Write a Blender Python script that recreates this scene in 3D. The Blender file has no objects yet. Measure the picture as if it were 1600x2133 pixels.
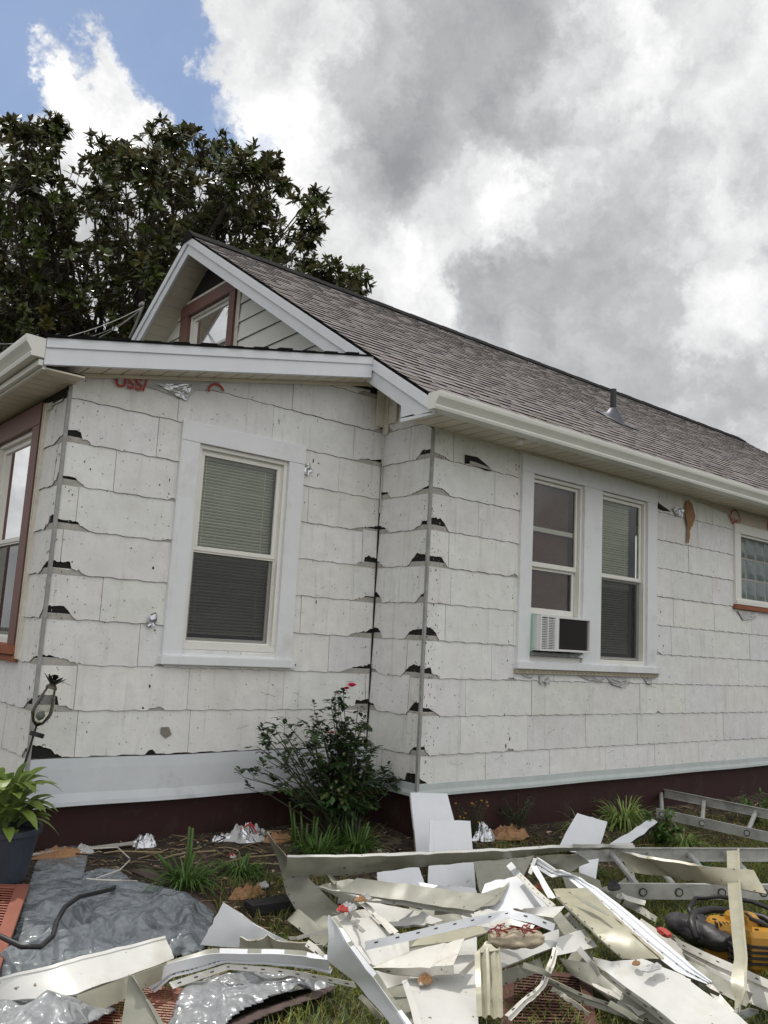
import bpy, bmesh, math, random
from mathutils import Vector, Matrix, noise
R = math.radians
sc = bpy.context.scene
COL = sc.collection
# ------------------------------------------------------------------ camera
F_PX, PITCH, ROLL, YAW = 1780.5, 0.15392, 0.05429, 0.68061
CAM = Vector((-4.1794, -4.6254, 1.0280))
_fw = Vector((math.sin(YAW)*math.cos(PITCH), math.cos(YAW)*math.cos(PITCH), math.sin(PITCH)))
_r = Vector((math.cos(YAW), -math.sin(YAW), 0)); _u = _r.cross(_fw)
RT = _r*math.cos(ROLL) + _u*math.sin(ROLL); UP = -_r*math.sin(ROLL) + _u*math.cos(ROLL); FW = _fw
cd = bpy.data.cameras.new('camera'); cam = bpy.data.objects.new('camera', cd); COL.objects.link(cam)
cd.sensor_fit = 'VERTICAL'; cd.sensor_height = 36.0; cd.lens = F_PX/2133*36.0
cd.clip_start = 0.05; cd.clip_end = 2000
cam.matrix_world = Matrix(((RT.x, UP.x, -FW.x, CAM.x), (RT.y, UP.y, -FW.y, CAM.y), (RT.z, UP.z, -FW.z, CAM.z), (0, 0, 0, 1)))
sc.camera = cam

def ray(px, py):
    return FW + RT*((px-800)/F_PX) - UP*((py-1066.5)/F_PX)
def on_z(px, py, z):
    d = ray(px, py); return CAM + d*((z-CAM.z)/d.z)
def on_y(px, py, y):
    d = ray(px, py); return CAM + d*((y-CAM.y)/d.y)
def on_x(px, py, x):
    d = ray(px, py); return CAM + d*((x-CAM.x)/d.x)
def at_dist(px, py, dist):
    return CAM + ray(px, py).normalized()*dist

# ------------------------------------------------------------------ world, sun, exposure
SUN_EL = R(68)
SUN_DIR = Vector((-0.05, math.cos(SUN_EL), math.sin(SUN_EL))).normalized()
w = bpy.data.worlds.new("World"); sc.world = w; w.use_nodes = True
nt = w.node_tree; nt.nodes.clear()
def wn(t, **k):
    n = nt.nodes.new(t)
    for a, v in k.items(): setattr(n, a, v)
    return n
def wl(a, b): nt.links.new(a, b)
def wmath(op, a, b=None, c=None, clamp=False):
    n = wn('ShaderNodeMath', operation=op); n.use_clamp = clamp
    for i, v in enumerate((a, b, c)):
        if v is None: continue
        if isinstance(v, (int, float)): n.inputs[i].default_value = v
        else: wl(v, n.inputs[i])
    return n.outputs[0]
tc = wn('ShaderNodeTexCoord')
warp = wn('ShaderNodeTexNoise'); warp.inputs['Scale'].default_value = 3.2; warp.inputs['Detail'].default_value = 7; warp.inputs['Roughness'].default_value = 0.68
wl(tc.outputs['Generated'], warp.inputs['Vector'])
vs = wn('ShaderNodeVectorMath', operation='SUBTRACT'); wl(warp.outputs['Color'], vs.inputs[0]); vs.inputs[1].default_value = (.5, .5, .5)
vm = wn('ShaderNodeVectorMath', operation='SCALE'); wl(vs.outputs[0], vm.inputs[0]); vm.inputs['Scale'].default_value = 0.30
va = wn('ShaderNodeVectorMath', operation='ADD'); wl(tc.outputs['Generated'], va.inputs[0]); wl(vm.outputs[0], va.inputs[1])
vn = wn('ShaderNodeVectorMath', operation='NORMALIZE'); wl(va.outputs[0], vn.inputs[0])
DIRW = vn.outputs[0]
def blob(px, py, rad, weight, d=None):
    v = (ray(px, py) if d is None else d).normalized()
    ang = math.atan(rad/F_PX) if d is None else rad
    dt = wn('ShaderNodeVectorMath', operation='DOT_PRODUCT'); wl(DIRW, dt.inputs[0]); dt.inputs[1].default_value = v
    mr = wn('ShaderNodeMapRange', interpolation_type='SMOOTHERSTEP'); mr.clamp = True
    wl(dt.outputs['Value'], mr.inputs[0]); mr.inputs[1].default_value = math.cos(ang); mr.inputs[2].default_value = 1.0
    mr.inputs[3].default_value = 0; mr.inputs[4].default_value = weight*.72
    return mr.outputs[0]
def total(bl):
    s = None
    for b in bl:
        o = blob(*b)
        s = o if s is None else wmath('ADD', s, o)
    return s
n1 = wn('ShaderNodeTexNoise'); n1.inputs['Scale'].default_value = 5.0; n1.inputs['Detail'].default_value = 12; n1.inputs['Roughness'].default_value = 0.6; n1.inputs['Distortion'].default_value = .25
wl(tc.outputs['Generated'], n1.inputs['Vector'])
n2 = wn('ShaderNodeTexNoise'); n2.inputs['Scale'].default_value = 13.0; n2.inputs['Detail'].default_value = 11; n2.inputs['Roughness'].default_value = 0.62
wl(tc.outputs['Generated'], n2.inputs['Vector'])
bright = total([
    (560, 60, 330, .50), (470, 230, 200, .28), (160, 120, 170, .55), (80, 230, 170, .45), (250, 180, 120, .25), (250, 300, 150, .4), (600, 340, 170, .40), (640, 500, 190, .45), (760, 560, 170, .35),
    (1010, 385, 150, .85), (1150, 400, 120, .40), (890, 590, 170, .75), (1230, 90, 150, .70), (1290, 250, 120, .18), (1480, 90, 220, .50), (1570, 300, 230, .40),
    (1480, 600, 180, .40), (1560, 780, 220, .18), (1380, 480, 160, .25), (1250, 690, 120, .2),
    (960, 130, 330, -.26), (760, 230, 200, -.12), (930, 300, 190, -.16), (760, 400, 150, -.12), (1140, 560, 200, -.30), (1120, 630, 160, -.18), (1280, 560, 190, -.20), (1350, 800, 170, -.26), (1250, 760, 160, -.18), (1150, 200, 190, -.16), (1340, 400, 120, -.10),
    (0, 0, R(38), 1.3, SUN_DIR), (0, 0, R(80), 1.15, Vector((-.3, -1, .75))),
])
holes = total([(40, 50, 200, .9), (270, 50, 130, .75), (390, 200, 110, .62), (500, 290, 90, .5), (330, 110, 120, .6), (20, 260, 120, .5), (390, 290, 90, .4), (180, 340, 90, .3),
               (160, 110, 105, -.85), (100, 255, 140, -.95), (250, 300, 80, -.4), (20, 30, 170, .9), (260, 170, 110, -.5), (240, 290, 100, -.45)])
bsum = wmath('ADD', bright, 0.47)
bsum = wmath('ADD', bsum, wmath('MULTIPLY', wmath('SUBTRACT', n1.outputs['Fac'], .5), 0.70))
bsum = wmath('ADD', bsum, wmath('MULTIPLY', wmath('SUBTRACT', n2.outputs['Fac'], .5), 0.85))
n3 = wn('ShaderNodeTexNoise'); n3.inputs['Scale'].default_value = 6.5; n3.inputs['Detail'].default_value = 7; n3.inputs['Roughness'].default_value = .55
wl(DIRW, n3.inputs['Vector'])
puff = wmath('ABSOLUTE', wmath('SUBTRACT', wmath('MULTIPLY', n3.outputs['Fac'], 2), 1.0))
bsum = wmath('ADD', bsum, wmath('MULTIPLY', wmath('SUBTRACT', puff, .16), 1.15))
ramp = wn('ShaderNodeValToRGB'); wl(wmath('MULTIPLY_ADD', bsum, .44, .08), ramp.inputs[0])
cr = ramp.color_ramp; cr.elements[0].position = 0.0; cr.elements[0].color = (.33, .34, .355, 1)
cr.elements[1].position = 1.0; cr.elements[1].color = (2.3, 2.3, 2.25, 1)
for p_, c_ in ((.10, (.42, .43, .445, 1)), (.20, (.50, .51, .525, 1)), (.31, (.61, .615, .625, 1)), (.43, (.80, .805, .81, 1)), (.58, (1.0, 1.0, 1.0, 1))):
    e = cr.elements.new(p_); e.color = c_
hs = wmath('ADD', holes, wmath('MULTIPLY', wmath('SUBTRACT', n1.outputs['Fac'], .5), -1.5))
hm = wn('ShaderNodeMapRange', interpolation_type='SMOOTHSTEP'); wl(hs, hm.inputs[0]); hm.inputs[1].default_value = .18; hm.inputs[2].default_value = .66; hm.inputs[4].default_value = .93
sky = wn('ShaderNodeTexSky', sky_type='NISHITA'); sky.sun_disc = False; sky.sun_elevation = SUN_EL; sky.sun_rotation = 0.0
sky.air_density = 1.0; sky.dust_density = .6; sky.ozone_density = 1.5
bg1 = wn('ShaderNodeBackground'); wl(sky.outputs[0], bg1.inputs[0]); bg1.inputs[1].default_value = 0.12
bg2 = wn('ShaderNodeBackground'); wl(ramp.outputs[0], bg2.inputs[0]); bg2.inputs[1].default_value = 0.98
mx = wn('ShaderNodeMixShader'); wl(hm.outputs[0], mx.inputs[0]); wl(bg2.outputs[0], mx.inputs[1]); wl(bg1.outputs[0], mx.inputs[2])
wo = wn('ShaderNodeOutputWorld'); wl(mx.outputs[0], wo.inputs[0])
try: w.cycles.sampling_method = 'MANUAL'; w.cycles.sample_map_resolution = 512
except Exception: pass

sl = bpy.data.lights.new('sun', 'SUN'); sl.energy = 2.5; sl.angle = R(0.6); sl.color = (1, .95, .86)
so = bpy.data.objects.new('sun', sl); COL.objects.link(so)
so.rotation_euler = SUN_DIR.to_track_quat('Z', 'Y').to_euler()
sc.view_settings.view_transform = 'Standard'; sc.view_settings.look = 'None'
sc.view_settings.exposure = 0.0; sc.view_settings.gamma = 1.0
sc.cycles.max_bounces = 6; sc.cycles.transparent_max_bounces = 12

# ------------------------------------------------------------------ materials
def mat(name, col, rough=.6, metal=0.0, var=.12, vscale=8, bump=0.0, bscale=60, col2=None, cscale=3, cthr=(.45, .65), attr=None, spec=.5, trans=None, backcol=None, coat=0.0, stretch=(1, 1, 1), speck=None, streak=None, crease=0):
    m = bpy.data.materials.new(name); m.use_nodes = True
    t = m.node_tree; b = t.nodes['Principled BSDF']
    N = t.nodes.new; K = t.links.new
    tcn = N('ShaderNodeTexCoord'); mp = N('ShaderNodeMapping'); mp.inputs['Scale'].default_value = stretch
    K(tcn.outputs['Object'], mp.inputs[0]); V = mp.outputs[0]
    def rgb(c):
        n = N('ShaderNodeRGB'); n.outputs[0].default_value = (*c, 1); return n.outputs[0]
    c = rgb(col)
    def mixc(f, a, b_, mode='MIX'):
        n = N('ShaderNodeMix'); n.data_type = 'RGBA'; n.blend_type = mode
        if isinstance(f, (int, float)): n.inputs[0].default_value = f
        else: K(f, n.inputs[0])
        K(a, n.inputs[6]); K(b_, n.inputs[7]); return n.outputs[2]
    if col2 is not None:
        nz = N('ShaderNodeTexNoise'); nz.inputs['Scale'].default_value = cscale; nz.inputs['Detail'].default_value = 8; nz.inputs['Roughness'].default_value = .65; K(V, nz.inputs['Vector'])
        mr = N('ShaderNodeMapRange'); K(nz.outputs['Fac'], mr.inputs[0]); mr.inputs[1].default_value = cthr[0]; mr.inputs[2].default_value = cthr[1]
        c = mixc(mr.outputs[0], c, rgb(col2))
    if speck is not None:   # (colour, scale, threshold)
        vo = N('ShaderNodeTexNoise'); vo.inputs['Scale'].default_value = speck[1]; vo.inputs['Detail'].default_value = 3; K(V, vo.inputs['Vector'])
        mr = N('ShaderNodeMapRange'); K(vo.outputs['Fac'], mr.inputs[0]); mr.inputs[1].default_value = speck[2]; mr.inputs[2].default_value = speck[2]+.03
        c = mixc(mr.outputs[0], c, rgb(speck[0]))
    if streak is not None:   # (colour, low, high): vertical weather streaks
        m2 = N('ShaderNodeMapping'); m2.inputs['Scale'].default_value = (22, 22, 1.6); K(tcn.outputs['Object'], m2.inputs[0])
        vo = N('ShaderNodeTexNoise'); vo.inputs['Scale'].default_value = 1.0; vo.inputs['Detail'].default_value = 6; vo.inputs['Roughness'].default_value = .7; K(m2.outputs[0], vo.inputs['Vector'])
        mr = N('ShaderNodeMapRange'); K(vo.outputs['Fac'], mr.inputs[0]); mr.inputs[1].default_value = streak[1]; mr.inputs[2].default_value = streak[2]; mr.inputs[4].default_value = .55
        c = mixc(mr.outputs[0], c, rgb(streak[0]))
    if attr:
        a = N('ShaderNodeAttribute'); a.attribute_name = attr
        c = mixc(1.0, c, a.outputs['Color'], 'MULTIPLY')
    if backcol is not None:
        g = N('ShaderNodeNewGeometry'); c = mixc(g.outputs['Backfacing'], c, rgb(backcol))
    if var > 0:
        nz = N('ShaderNodeTexNoise'); nz.inputs['Scale'].default_value = vscale; nz.inputs['Detail'].default_value = 10; nz.inputs['Roughness'].default_value = .7; K(V, nz.inputs['Vector'])
        mr = N('ShaderNodeMapRange'); K(nz.outputs['Fac'], mr.inputs[0]); mr.inputs[1].default_value = .3; mr.inputs[2].default_value = .7; mr.inputs[3].default_value = 1-var; mr.inputs[4].default_value = 1+var*.6
        sc_ = N('ShaderNodeVectorMath'); sc_.operation = 'SCALE'; K(c, sc_.inputs[0]); K(mr.outputs[0], sc_.inputs['Scale']); c = sc_.outputs[0]
        rr = N('ShaderNodeMapRange'); K(nz.outputs['Fac'], rr.inputs[0]); rr.inputs[3].default_value = max(.03, rough-.12); rr.inputs[4].default_value = min(1, rough+.12); K(rr.outputs[0], b.inputs['Roughness'])
    else: b.inputs['Roughness'].default_value = rough
    K(c, b.inputs['Base Color'])
    b.inputs['Metallic'].default_value = metal; b.inputs['Specular IOR Level'].default_value = spec
    if coat: b.inputs['Coat Weight'].default_value = coat
    if crease > 0:
        wz = N('ShaderNodeTexNoise'); wz.inputs['Scale'].default_value = 5; wz.inputs['Detail'].default_value = 3; K(V, wz.inputs['Vector'])
        ad = N('ShaderNodeVectorMath'); ad.operation = 'MULTIPLY_ADD'; K(wz.outputs['Color'], ad.inputs[0]); ad.inputs[1].default_value = (.35, .35, .35); K(V, ad.inputs[2]); hts = None
        for sc1, wt in ((3.6, 1.0), (9, .45)):
            ve = N('ShaderNodeTexVoronoi'); ve.feature = 'DISTANCE_TO_EDGE'; ve.inputs['Scale'].default_value = sc1; K(ad.outputs[0], ve.inputs['Vector'])
            mm = N('ShaderNodeMath'); mm.operation = 'MULTIPLY'; K(ve.outputs[0], mm.inputs[0]); mm.inputs[1].default_value = wt*6/sc1*6
            if hts is None: hts = mm.outputs[0]
            else:
                a2 = N('ShaderNodeMath'); a2.operation = 'ADD'; K(hts, a2.inputs[0]); K(mm.outputs[0], a2.inputs[1]); hts = a2.outputs[0]
        bp = N('ShaderNodeBump'); bp.inputs['Strength'].default_value = crease; bp.inputs['Distance'].default_value = .03; K(hts, bp.inputs['Height']); K(bp.outputs[0], b.inputs['Normal'])
    elif bump > 0:
        nz = N('ShaderNodeTexNoise'); nz.inputs['Scale'].default_value = bscale; nz.inputs['Detail'].default_value = 6; K(V, nz.inputs['Vector'])
        bp = N('ShaderNodeBump'); bp.inputs['Strength'].default_value = bump; bp.inputs['Distance'].default_value = .01; K(nz.outputs['Fac'], bp.inputs['Height']); K(bp.outputs[0], b.inputs['Normal'])
    if trans:
        tr = N('ShaderNodeBsdfTranslucent'); K(c, tr.inputs[0]); ms = N('ShaderNodeMixShader'); ms.inputs[0].default_value = trans
        K(b.outputs[0], ms.inputs[1]); K(tr.outputs[0], ms.inputs[2]); K(ms.outputs[0], t.nodes['Material Output'].inputs[0])
    return m
def glass_mat(name, tint, refl=.06, alpha=.85):
    m = bpy.data.materials.new(name); m.use_nodes = True; t = m.node_tree; t.nodes.clear(); N = t.nodes.new; K = t.links.new
    o = N('ShaderNodeOutputMaterial'); g = N('ShaderNodeBsdfGlossy'); g.inputs['Roughness'].default_value = .015; g.inputs[0].default_value = (1, 1, 1, 1)
    tr = N('ShaderNodeBsdfTransparent'); tr.inputs[0].default_value = (*tint, 1)
    fr = N('ShaderNodeFresnel'); fr.inputs[0].default_value = 1.5
    mr = N('ShaderNodeMapRange'); K(fr.outputs[0], mr.inputs[0]); mr.inputs[3].default_value = refl; mr.inputs[4].default_value = 1
    nz = N('ShaderNodeTexNoise'); nz.inputs['Scale'].default_value = 2.5; bp = N('ShaderNodeBump'); bp.inputs['Strength'].default_value = .02; bp.inputs['Distance'].default_value = .01
    K(nz.outputs[0], bp.inputs['Height']); K(bp.outputs[0], g.inputs['Normal'])
    ms = N('ShaderNodeMixShader'); K(mr.outputs[0], ms.inputs[0]); K(tr.outputs[0], ms.inputs[1]); K(g.outputs[0], ms.inputs[2]); K(ms.outputs[0], o.inputs[0])
    return m
def screen_mat(name, dens=.55, col=(.02, .02, .022)):
    m = bpy.data.materials.new(name); m.use_nodes = True; t = m.node_tree; t.nodes.clear(); N = t.nodes.new; K = t.links.new
    o = N('ShaderNodeOutputMaterial'); d = N('ShaderNodeBsdfDiffuse'); d.inputs[0].default_value = (*col, 1); tr = N('ShaderNodeBsdfTransparent')
    ms = N('ShaderNodeMixShader'); ms.inputs[0].default_value = dens; K(tr.outputs[0], ms.inputs[1]); K(d.outputs[0], ms.inputs[2]); K(ms.outputs[0], o.inputs[0])
    return m
M = dict(
    siding=mat('siding paint', (.79, .79, .775), .65, var=.14, vscale=9, bump=.2, bscale=45, col2=(.56, .54, .49), cscale=4.5, cthr=(.54, .84), attr='tone', speck=((.20, .19, .17), 42, .70), streak=((.36, .34, .30), .55, .82)),
    cement=mat('bare cement board', (.44, .42, .385), .9, var=.25, vscale=20),
    tar=mat('tar paper', (.012, .011, .010), .9, var=.3),
    grime_shade=mat('edge grime', (.22, .205, .18), .95, var=.4, vscale=12),  # dirt colour; also paints the shadow line under the laps
    trim=mat('window trim paint', (.77, .78, .80), .45, var=.05, vscale=6, bump=.03, bscale=20, col2=(.58, .57, .55), cscale=3.5, cthr=(.55, .85), streak=((.45, .43, .40), .6, .9)),
    vinyl=mat('white vinyl', (.78, .77, .72), .4, var=.05),
    alu=mat('painted aluminum', (.76, .78, .82), .38, var=.06, vscale=4, bump=.04, bscale=12),
    soffit=mat('cream soffit', (.68, .63, .51), .5, var=.08, vscale=6),
    gutter=mat('gutter enamel', (.76, .76, .70), .35, var=.06, vscale=5, col2=(.6, .58, .5), cscale=2, cthr=(.6, .85)),
    lap=mat('aluminum lap siding', (.76, .76, .72), .42, var=.05),
    brown=mat('red brown window paint', (.17, .078, .064), .5, var=.15, vscale=10),
    brownsill=mat('orange brown wood', (.30, .10, .045), .7, var=.3, vscale=14),
    foundation=mat('oxblood foundation paint', (.034, .010, .009), .8, var=.3, vscale=6, bump=.3, bscale=15, col2=(.05, .035, .026), cscale=5, cthr=(.55, .75), streak=((.06, .05, .04), .6, .9)),
    skirt=mat('skirt metal', (.64, .665, .695), .45, var=.08, vscale=4, col2=(.40, .40, .42), cscale=3, cthr=(.58, .8)),
    greentrim=mat('grey green drip board', (.50, .55, .54), .6, var=.12, vscale=5),
    corner=mat('weathered corner strip', (.33, .33, .32), .6, var=.3, vscale=18),
    batten=mat('stained cream batten', (.70, .66, .57), .7, var=.2, vscale=12, col2=(.22, .17, .11), cscale=9, cthr=(.62, .75)),
    black=mat('roof edge black', (.010, .010, .011), .95, var=.3, spec=.1),
    pipe=mat('pipe black', (.02, .022, .028), .5, var=.2),
    lead=mat('flashing metal', (.10, .105, .125), .45, metal=.6, var=.2),
    white=mat('white coil metal', (.60, .60, .58), .38, var=.10, vscale=6, bump=.10, bscale=9, col2=(.48, .45, .38), cscale=5, cthr=(.56, .82), speck=((.16, .13, .09), 34, .70)),
    offwhite=mat('cream coil metal', (.66, .645, .60), .40, var=.10, vscale=6, bump=.10, bscale=9, col2=(.42, .38, .30), cscale=5, cthr=(.54, .80), speck=((.16, .13, .09), 34, .70)),
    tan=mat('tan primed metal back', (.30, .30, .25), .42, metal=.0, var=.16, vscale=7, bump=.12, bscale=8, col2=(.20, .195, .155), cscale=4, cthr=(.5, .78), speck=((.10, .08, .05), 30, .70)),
    gold=mat('gold primed metal back', (.40, .385, .295), .36, metal=.05, var=.16, vscale=7, bump=.14, bscale=8, col2=(.34, .31, .21), cscale=4, cthr=(.5, .78), speck=((.10, .08, .05), 30, .70)),
    slot=mat('slot dark', (.03, .028, .022), .9, var=0),
    hem=mat('hem dirt', (.40, .36, .27), .7, var=.3, vscale=30),
    ladder=mat('ladder aluminum', (.50, .50, .48), .45, metal=.3, var=.25, vscale=9, col2=(.22, .21, .19), cscale=6, cthr=(.52, .75)),
    tarp=mat('grey tarp', (.23, .255, .28), .27, crease=.42, var=.2, vscale=9, bump=.25, bscale=40, spec=.6, col2=(.14, .16, .18), cscale=4, cthr=(.5, .7)),
    silver=mat('silver tarp', (.33, .34, .36), .28, crease=.48, metal=.15, var=.25, vscale=9, bump=.3, bscale=40, backcol=(.10, .06, .05)),
    tarpbrown=mat('tarp brown side', (.09, .06, .055), .5, var=.2),
    foil=mat('crumpled foil', (.62, .63, .66), .22, metal=.85, var=.2, vscale=14, bump=.4, bscale=40),
    wrap=mat('house wrap film', (.50, .50, .50), .4, var=.12, vscale=16),
    wraptan=mat('house wrap warm', (.56, .49, .42), .5, var=.1),
    red=mat('red print', (.42, .05, .04), .6, var=.2),
    card=mat('brown cardboard', (.36, .20, .10), .85, var=.2, vscale=12, bump=.3, bscale=12),
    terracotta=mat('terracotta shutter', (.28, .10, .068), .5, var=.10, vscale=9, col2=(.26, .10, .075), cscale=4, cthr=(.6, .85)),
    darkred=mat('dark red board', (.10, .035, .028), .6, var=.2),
    rubber=mat('black rubber', (.02, .02, .022), .45, var=.2),
    yellow=mat('yellow tool plastic', (.42, .21, .02), .42, var=.12, vscale=8, col2=(.35, .18, .03), cscale=5, cthr=(.6, .8)),
    bag=mat('black bag', (.035, .033, .038), .5, var=.25, vscale=12, bump=.4, bscale=30),
    pot=mat('blue grey pot', (.035, .045, .065), .5, var=.2),
    soil=mat('soil', (.032, .022, .015), .95, var=.5, vscale=14, bump=1.0, bscale=30, col2=(.09, .065, .04), cscale=9),
    lawnsoil=mat('lawn soil', (.03, .033, .016), .95, var=.4, vscale=5, bump=.8, bscale=20, col2=(.055, .048, .028), cscale=6),
    grass=mat('grass blade', (.15, .20, .045), .6, var=.3, vscale=3, trans=.3, attr='tone'),
    straw=mat('dry stem', (.30, .24, .13), .8, var=.3),
    litter=mat('litter', (.12, .095, .068), .9, var=.5, vscale=20, attr='tone'),
    lily=mat('strap leaf', (.10, .19, .04), .5, var=.25, vscale=6, trans=.3, attr='tone'),
    varieg=mat('striped leaf', (.30, .40, .12), .5, var=.3, vscale=30, trans=.3, attr='tone'),
    succ=mat('broad pale leaf', (.19, .27, .055), .42, var=.15, vscale=12, trans=.25, backcol=(.20, .28, .08)),
    rose=mat('rose leaf', (.042, .088, .030), .42, var=.3, vscale=8, trans=.2, attr='tone', backcol=(.05, .08, .035)),
    cane=mat('rose cane', (.05, .055, .03), .7, var=.3),
    pink=mat('pink petal', (.75, .05, .14), .5, var=.15, trans=.3),
    hip=mat('dry sepal', (.32, .28, .16), .7, var=.2),
    magleaf=mat('magnolia leaf', (.064, .084, .025), .26, var=.3, vscale=2, trans=.22, attr='tone', backcol=(.088, .082, .034)),
    bark=mat('bark', (.055, .045, .038), .9, var=.4, vscale=8, bump=.5),
    iron=mat('dark iron', (.03, .028, .028), .5, metal=.5, var=.3),
    bronze=mat('bronze frame', (.10, .09, .07), .4, metal=.7, var=.3),
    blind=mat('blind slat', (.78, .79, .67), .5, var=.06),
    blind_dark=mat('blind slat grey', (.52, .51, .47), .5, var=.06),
    brick_refl=mat('brick reflection brown', (.20, .105, .075), .7, var=.25, vscale=12, stretch=(1, 1, 6)),  # brown of a reflected brick house, painted behind the left panes
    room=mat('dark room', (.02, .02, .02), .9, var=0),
    glass=glass_mat('window glass', (.86, .89, .83), .035), gglass=glass_mat('gable glass', (.25, .33, .48), .09),
    frosted=mat('glass block', (.17, .21, .21), .12, var=.25, vscale=14, bump=.6, bscale=18),
    lampglass=glass_mat('lantern glass', (.93, .92, .86), .04),
    screen=screen_mat('insect screen', .42, (.05, .05, .05)),
    acgrey=mat('coil grille', (.045, .038, .036), .6, var=.3, vscale=30), acw=mat('appliance white', (.74, .74, .74), .4, var=.04),
    foam=mat('green foam', (.30, .55, .42), .8, var=.1),
    wire=mat('white wire', (.62, .60, .55), .5, var=.1), blackwire=mat('black cable', (.02, .02, .02), .5, var=.1),
    redrope=mat('red netting', (.25, .03, .03), .7, var=.2), net=mat('beige netting', (.42, .36, .26), .8, var=.3, vscale=40),
)
M['shingle'] = mat('roof shingle', (.245, .234, .232), .92, var=.30, vscale=38, bump=.5, bscale=120, attr='tone', spec=.2)

# ------------------------------------------------------------------ object helpers
def tag(o, label=None, cat=None, group=None, kind=None):
    if label: o['label'] = label
    if cat: o['category'] = cat
    if group: o['group'] = group
    if kind: o['kind'] = kind
    return o
def empty(name, loc=(0, 0, 0), **k):
    o = bpy.data.objects.new(name, None); COL.objects.link(o); o.location = loc; o.empty_display_size = .1
    return tag(o, **k)
class MB:
    """collects faces; build() links ONE mesh object (vertices given in world space)"""
    def __init__(s): s.v = []; s.f = []; s.m = []; s.t = []
    def face(s, pts, mi=0, tone=1.0):
        n = len(s.v); s.v += [tuple(p) for p in pts]; s.f.append(tuple(range(n, n+len(pts)))); s.m.append(mi); s.t.append(tone)
    def hexa(s, a, b, mi=0, tone=1.0):      # a,b: two quads (4 pts each), matching order
        n = len(s.v); s.v += [tuple(p) for p in a] + [tuple(p) for p in b]
        for f in ((3, 2, 1, 0), (4, 5, 6, 7), (0, 1, 5, 4), (1, 2, 6, 5), (2, 3, 7, 6), (3, 0, 4, 7)):
            s.f.append(tuple(n+i for i in f)); s.m.append(mi); s.t.append(tone)
    def box(s, x0, x1, y0, y1, z0, z1, mi=0, tone=1.0, fr=None):
        c = [(x0, y0), (x1, y0), (x1, y1), (x0, y1)]
        a = [(x, y, z0) for x, y in c]; b = [(x, y, z1) for x, y in c]
        if fr: a = [fr(*p) for p in a]; b = [fr(*p) for p in b]
        s.hexa(a, b, mi, tone)
    def tube(s, pts, r, n=8, mi=0, tone=1.0, caps=True):
        pts = [Vector(p) for p in pts]; rr = r if isinstance(r, (list, tuple)) else [r]*len(pts)
        base = len(s.v); prev = None
        for i, p in enumerate(pts):
            d = (pts[min(i+1, len(pts)-1)] - pts[max(i-1, 0)]).normalized()
            if prev is None:
                a = d.orthogonal().normalized()
            else:
                a = (prev - d*prev.dot(d)); a = a.normalized() if a.length > 1e-6 else d.orthogonal().normalized()
            prev = a; b_ = d.cross(a)
            for k in range(n):
                an = 2*math.pi*k/n; s.v.append(tuple(p + (a*math.cos(an)+b_*math.sin(an))*rr[i]))
        for i in range(len(pts)-1):
            for k in range(n):
                k2 = (k+1) % n
                s.f.append((base+i*n+k, base+i*n+k2, base+(i+1)*n+k2, base+(i+1)*n+k)); s.m.append(mi); s.t.append(tone)
        if caps:
            s.f.append(tuple(base+k for k in reversed(range(n)))); s.m.append(mi); s.t.append(tone)
            q = base+(len(pts)-1)*n; s.f.append(tuple(q+k for k in range(n))); s.m.append(mi); s.t.append(tone)
    def grid(s, rows, mi=0, tone=1.0, close=False):
        n = len(s.v); W_ = len(rows[0])
        for r_ in rows: s.v += [tuple(p) for p in r_]
        for i in range(len(rows)-1):
            for j in range(W_ if close else W_-1):
                j2 = (j+1) % W_
                s.f.append((n+i*W_+j, n+i*W_+j2, n+(i+1)*W_+j2, n+(i+1)*W_+j)); s.m.append(mi); s.t.append(tone)
    def build(s, name, mats, parent=None, smooth=False, bevel=0, loc=None, **k):
        me = bpy.data.meshes.new(name)
        org = Vector(loc) if loc is not None else (parent_loc(parent) if parent else Vector((0, 0, 0)))
        me.from_pydata([tuple(Vector(p)-org) for p in s.v], [], s.f)
        for mm in (mats if isinstance(mats, (list, tuple)) else [mats]): me.materials.append(M[mm])
        me.polygons.foreach_set('material_index', s.m)
        if any(t != 1.0 for t in s.t):
            ca = me.color_attributes.new('tone', 'FLOAT_COLOR', 'CORNER'); buf = []
            for p, t in zip(me.polygons, s.t):
                c = t if isinstance(t, tuple) else (t, t, t)
                buf += list((c[0], c[1], c[2], 1.0))*p.loop_total
            ca.data.foreach_set('color', buf)
        else:
            ca = me.color_attributes.new('tone', 'BYTE_COLOR', 'POINT'); ca.data.foreach_set('color', [1.0]*4*len(me.vertices))
        if smooth: me.polygons.foreach_set('use_smooth', [True]*len(me.polygons))
        me.update()
        o = bpy.data.objects.new(name, me); COL.objects.link(o)
        if parent:
            o.parent = parent
        else: o.location = org
        if bevel:
            b = o.modifiers.new('bevel', 'BEVEL'); b.width = bevel; b.segments = 2; b.limit_method = 'ANGLE'; b.angle_limit = R(40)
        return tag(o, **k)
def parent_loc(p):
    l = Vector((0, 0, 0))
    while p: l = l + Vector(p.location); p = p.parent
    return l
rnd = random.Random(7)

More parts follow.
